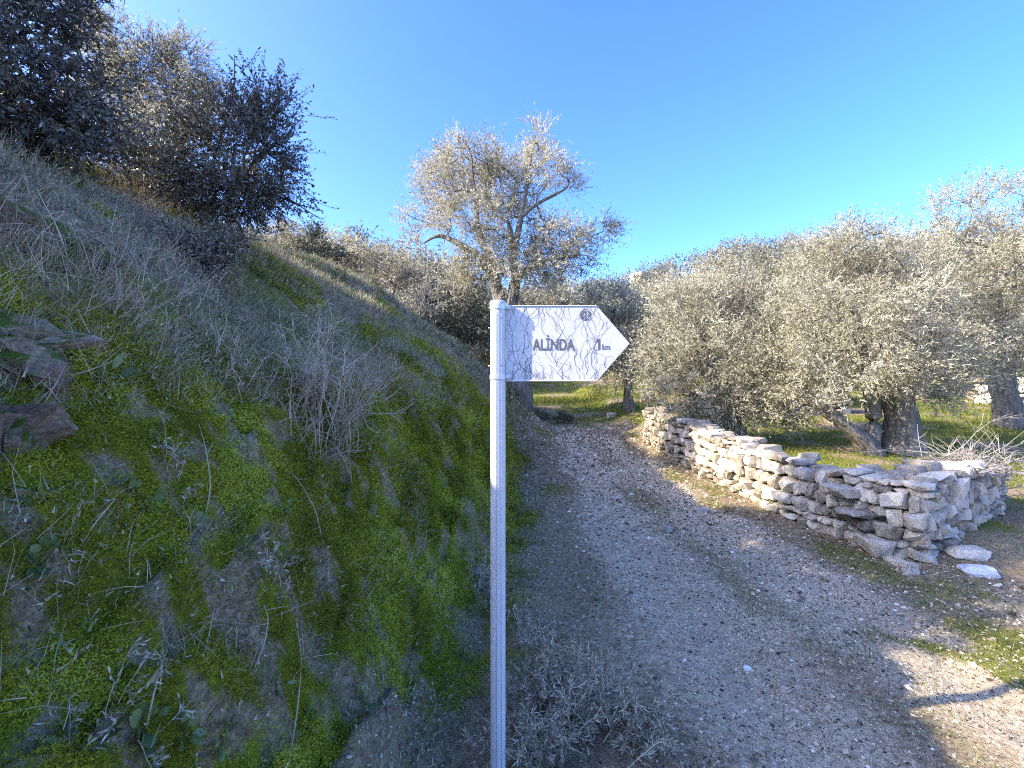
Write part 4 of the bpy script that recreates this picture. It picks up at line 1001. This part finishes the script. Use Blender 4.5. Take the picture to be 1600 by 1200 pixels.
stem([(455, 1172), (466, 1100), (472, 1030), (465, 985)], 'long straight pale stem on the lower right moss', 502)
stem([(395, 1050), (414, 1005), (420, 965), (412, 945)], 'curved pale stem hanging over the lower middle moss', 503)
stem([(228, 1140), (240, 1085), (252, 1040), (262, 1015)], 'forked stick standing in the lower left moss', 504)
stem([(125, 855), (150, 815), (180, 780)], 'slanting thin stem in the moss at the left', 505)
stem([(35, 430), (90, 395), (140, 360), (230, 330)], 'long bare cane slanting below the dark corner shrub', 506)
stem([(85, 595), (150, 575), (205, 552)], 'thick dead cane beside the brown layered rock', 507)
stem([(322, 800), (330, 760), (322, 700), (310, 660)], 'thin stem climbing from moss into the dry grass', 508)
stem([(320, 1020), (328, 985), (335, 950)], 'short thin stem in the middle of the lower moss', 509)
stem([(640, 880), (655, 830), (650, 780)], 'thin dead stem on the right side of the moss near the post', 510)
stem([(560, 780), (540, 720), (520, 690), (480, 670)], 'bent dead stem below the tall pale clump\'s right side', 511)
stem([(270, 400), (285, 350), (290, 300), (288, 270)], 'bare twig rising in front of the dark thorny shrub', 512)
# green leafy plants
def leafy(px, py, n, L, label, seed, round_=.6, mat='weed', name='leafy_weed'):
    rg = np.random.default_rng(seed); b = hit(px, py); nn_ = normal(b[0], b[1]); root = empty(name, b, label, 'plant', 'green plants in the bank')
    for i in range(n):
        a = rg.random() * 6.28; t1 = unit(np.cross(nn_, [0, 0.3, 1.0])); t2 = np.cross(nn_, t1); d = unit(math.cos(a) * t1 + math.sin(a) * t2 + nn_ * (.5 + .5 * rg.random()) + [0, 0, .2]); l = L * (.6 + .6 * rg.random())
        s = unit(np.cross(d, nn_ + rg.normal(size=3) * .2)); up = np.cross(s, d); st = l * (.4 + .8 * rg.random())
        g = Geo(); p0 = d * st
        prof = [(0, .02), (.25, .8), (.55, 1.0), (.82, .7), (1, .05)]; V = []
        for u, w in prof:
            c = p0 + d * l * u + up * l * (.18 * u - .30 * u * u); V += [c - s * w * l * round_ * .5 + up * .06 * l * w, c - up * .02 * l, c + s * w * l * round_ * .5 + up * .06 * l * w]
        Qq = [[3 * k + j, 3 * k + j + 1, 3 * k + 4 + j, 3 * k + 3 + j] for k in range(4) for j in (0, 1)]
        g.add(V, Qq, None, rg.random()); add_tube(g, [np.zeros(3), p0 * .5 + up * .004, p0], .0011, 3, r=.3)
        g.build('leaf', M[mat], root, smooth=True)
for i, (px, py, n, L, lab, rd) in enumerate([
    (225, 1135, 9, .042, 'broad leaved green plant at the bottom left beside dead sprigs', .8),
    (285, 1145, 9, .038, 'dark green broad leaved plant right of the bottom left sprigs', .75),
    (130, 1185, 7, .045, 'large leaf rosette in the bottom left corner', .6),
    (565, 1095, 14, .04, 'upright dark green weed low in the bank right of centre moss', .4),
    (210, 770, 10, .035, 'round leaved creeper in the upper left moss', .9),
    (235, 795, 9, .034, 'round leaved creeper just below its twin in the upper moss', .9),
    (295, 820, 9, .032, 'small green plant beside a thin stem in the moss', .8),
    (380, 860, 12, .03, 'cluster of small green leaves at the dark crack', .6),
    (440, 800, 10, .03, 'green weed under the tall dead clump', .5),
    (70, 875, 8, .034, 'round leaved plant near the left edge moss', .9),
    (600, 860, 10, .03, 'small green rosette on the right hand moss', .4),
    (470, 1130, 8, .04, 'little leafy plant beside the long straight stem', .5),
    (345, 1150, 8, .04, 'leafy weed at the bottom between moss patches', .5),
    (430, 1070, 8, .035, 'green rosette under the curved pale stem', .45),
    (160, 600, 7, .05, 'grey green leaf pair beside the thick dead cane', .5),
    (245, 690, 6, .04, 'blue green leaf plant at the top of the moss', .6),
    (930, 940, 12, .03, 'green weed on the verge between shrub and track', .4),
    (720, 1030, 10, .035, 'green weed at the bank foot left of the post', .45)]): leafy(px, py, n, L, lab, 600 + i, rd)

# brushwood heaped on the broken end of the wall
rg = np.random.default_rng(701); b = np.array([5.0, 5.2, .75]); root = empty('brushwood_heap', b, 'heap of dry pale branches piled on the wall\'s broken end', 'branches')
for i in range(34):
    p = b + np.array([rg.normal() * .45, rg.normal() * .22, -.15 + .22 * rg.random()]); a = rg.normal() * .5 + (math.pi if rg.random() < .4 else 0); d = unit(np.array([math.cos(a), math.sin(a) * .6, .10 + rg.normal() * .22]))
    L = .5 + .7 * rg.random(); q = [p - d * L * .4]; g = Geo()
    for k in range(6): d = unit(d + rg.normal(size=3) * .16); q.append(q[-1] + d * L / 6)
    add_tube(g, np.array(q) - b, np.linspace(.010, .003, 7) * (.5 + rg.random()), 5)
    for k in range(6):
        j = 2 + int(rg.random() * 4); dd = unit(d + rg.normal(size=3) * .7); e = q[j] + dd * L * (.15 + .3 * rg.random()); mdl = (q[j] + e) / 2 + rg.normal(size=3) * .02; add_tube(g, np.array([q[j], mdl, e]) - b, [.004, .003, .0015], 3)
        for _ in range(2): e2 = mdl + unit(dd + rg.normal(size=3) * .7) * .14; add_tube(g, np.array([mdl, e2]) - b, [.0022, .001], 3)
    g.build('branch', M['twig_brush'], root)
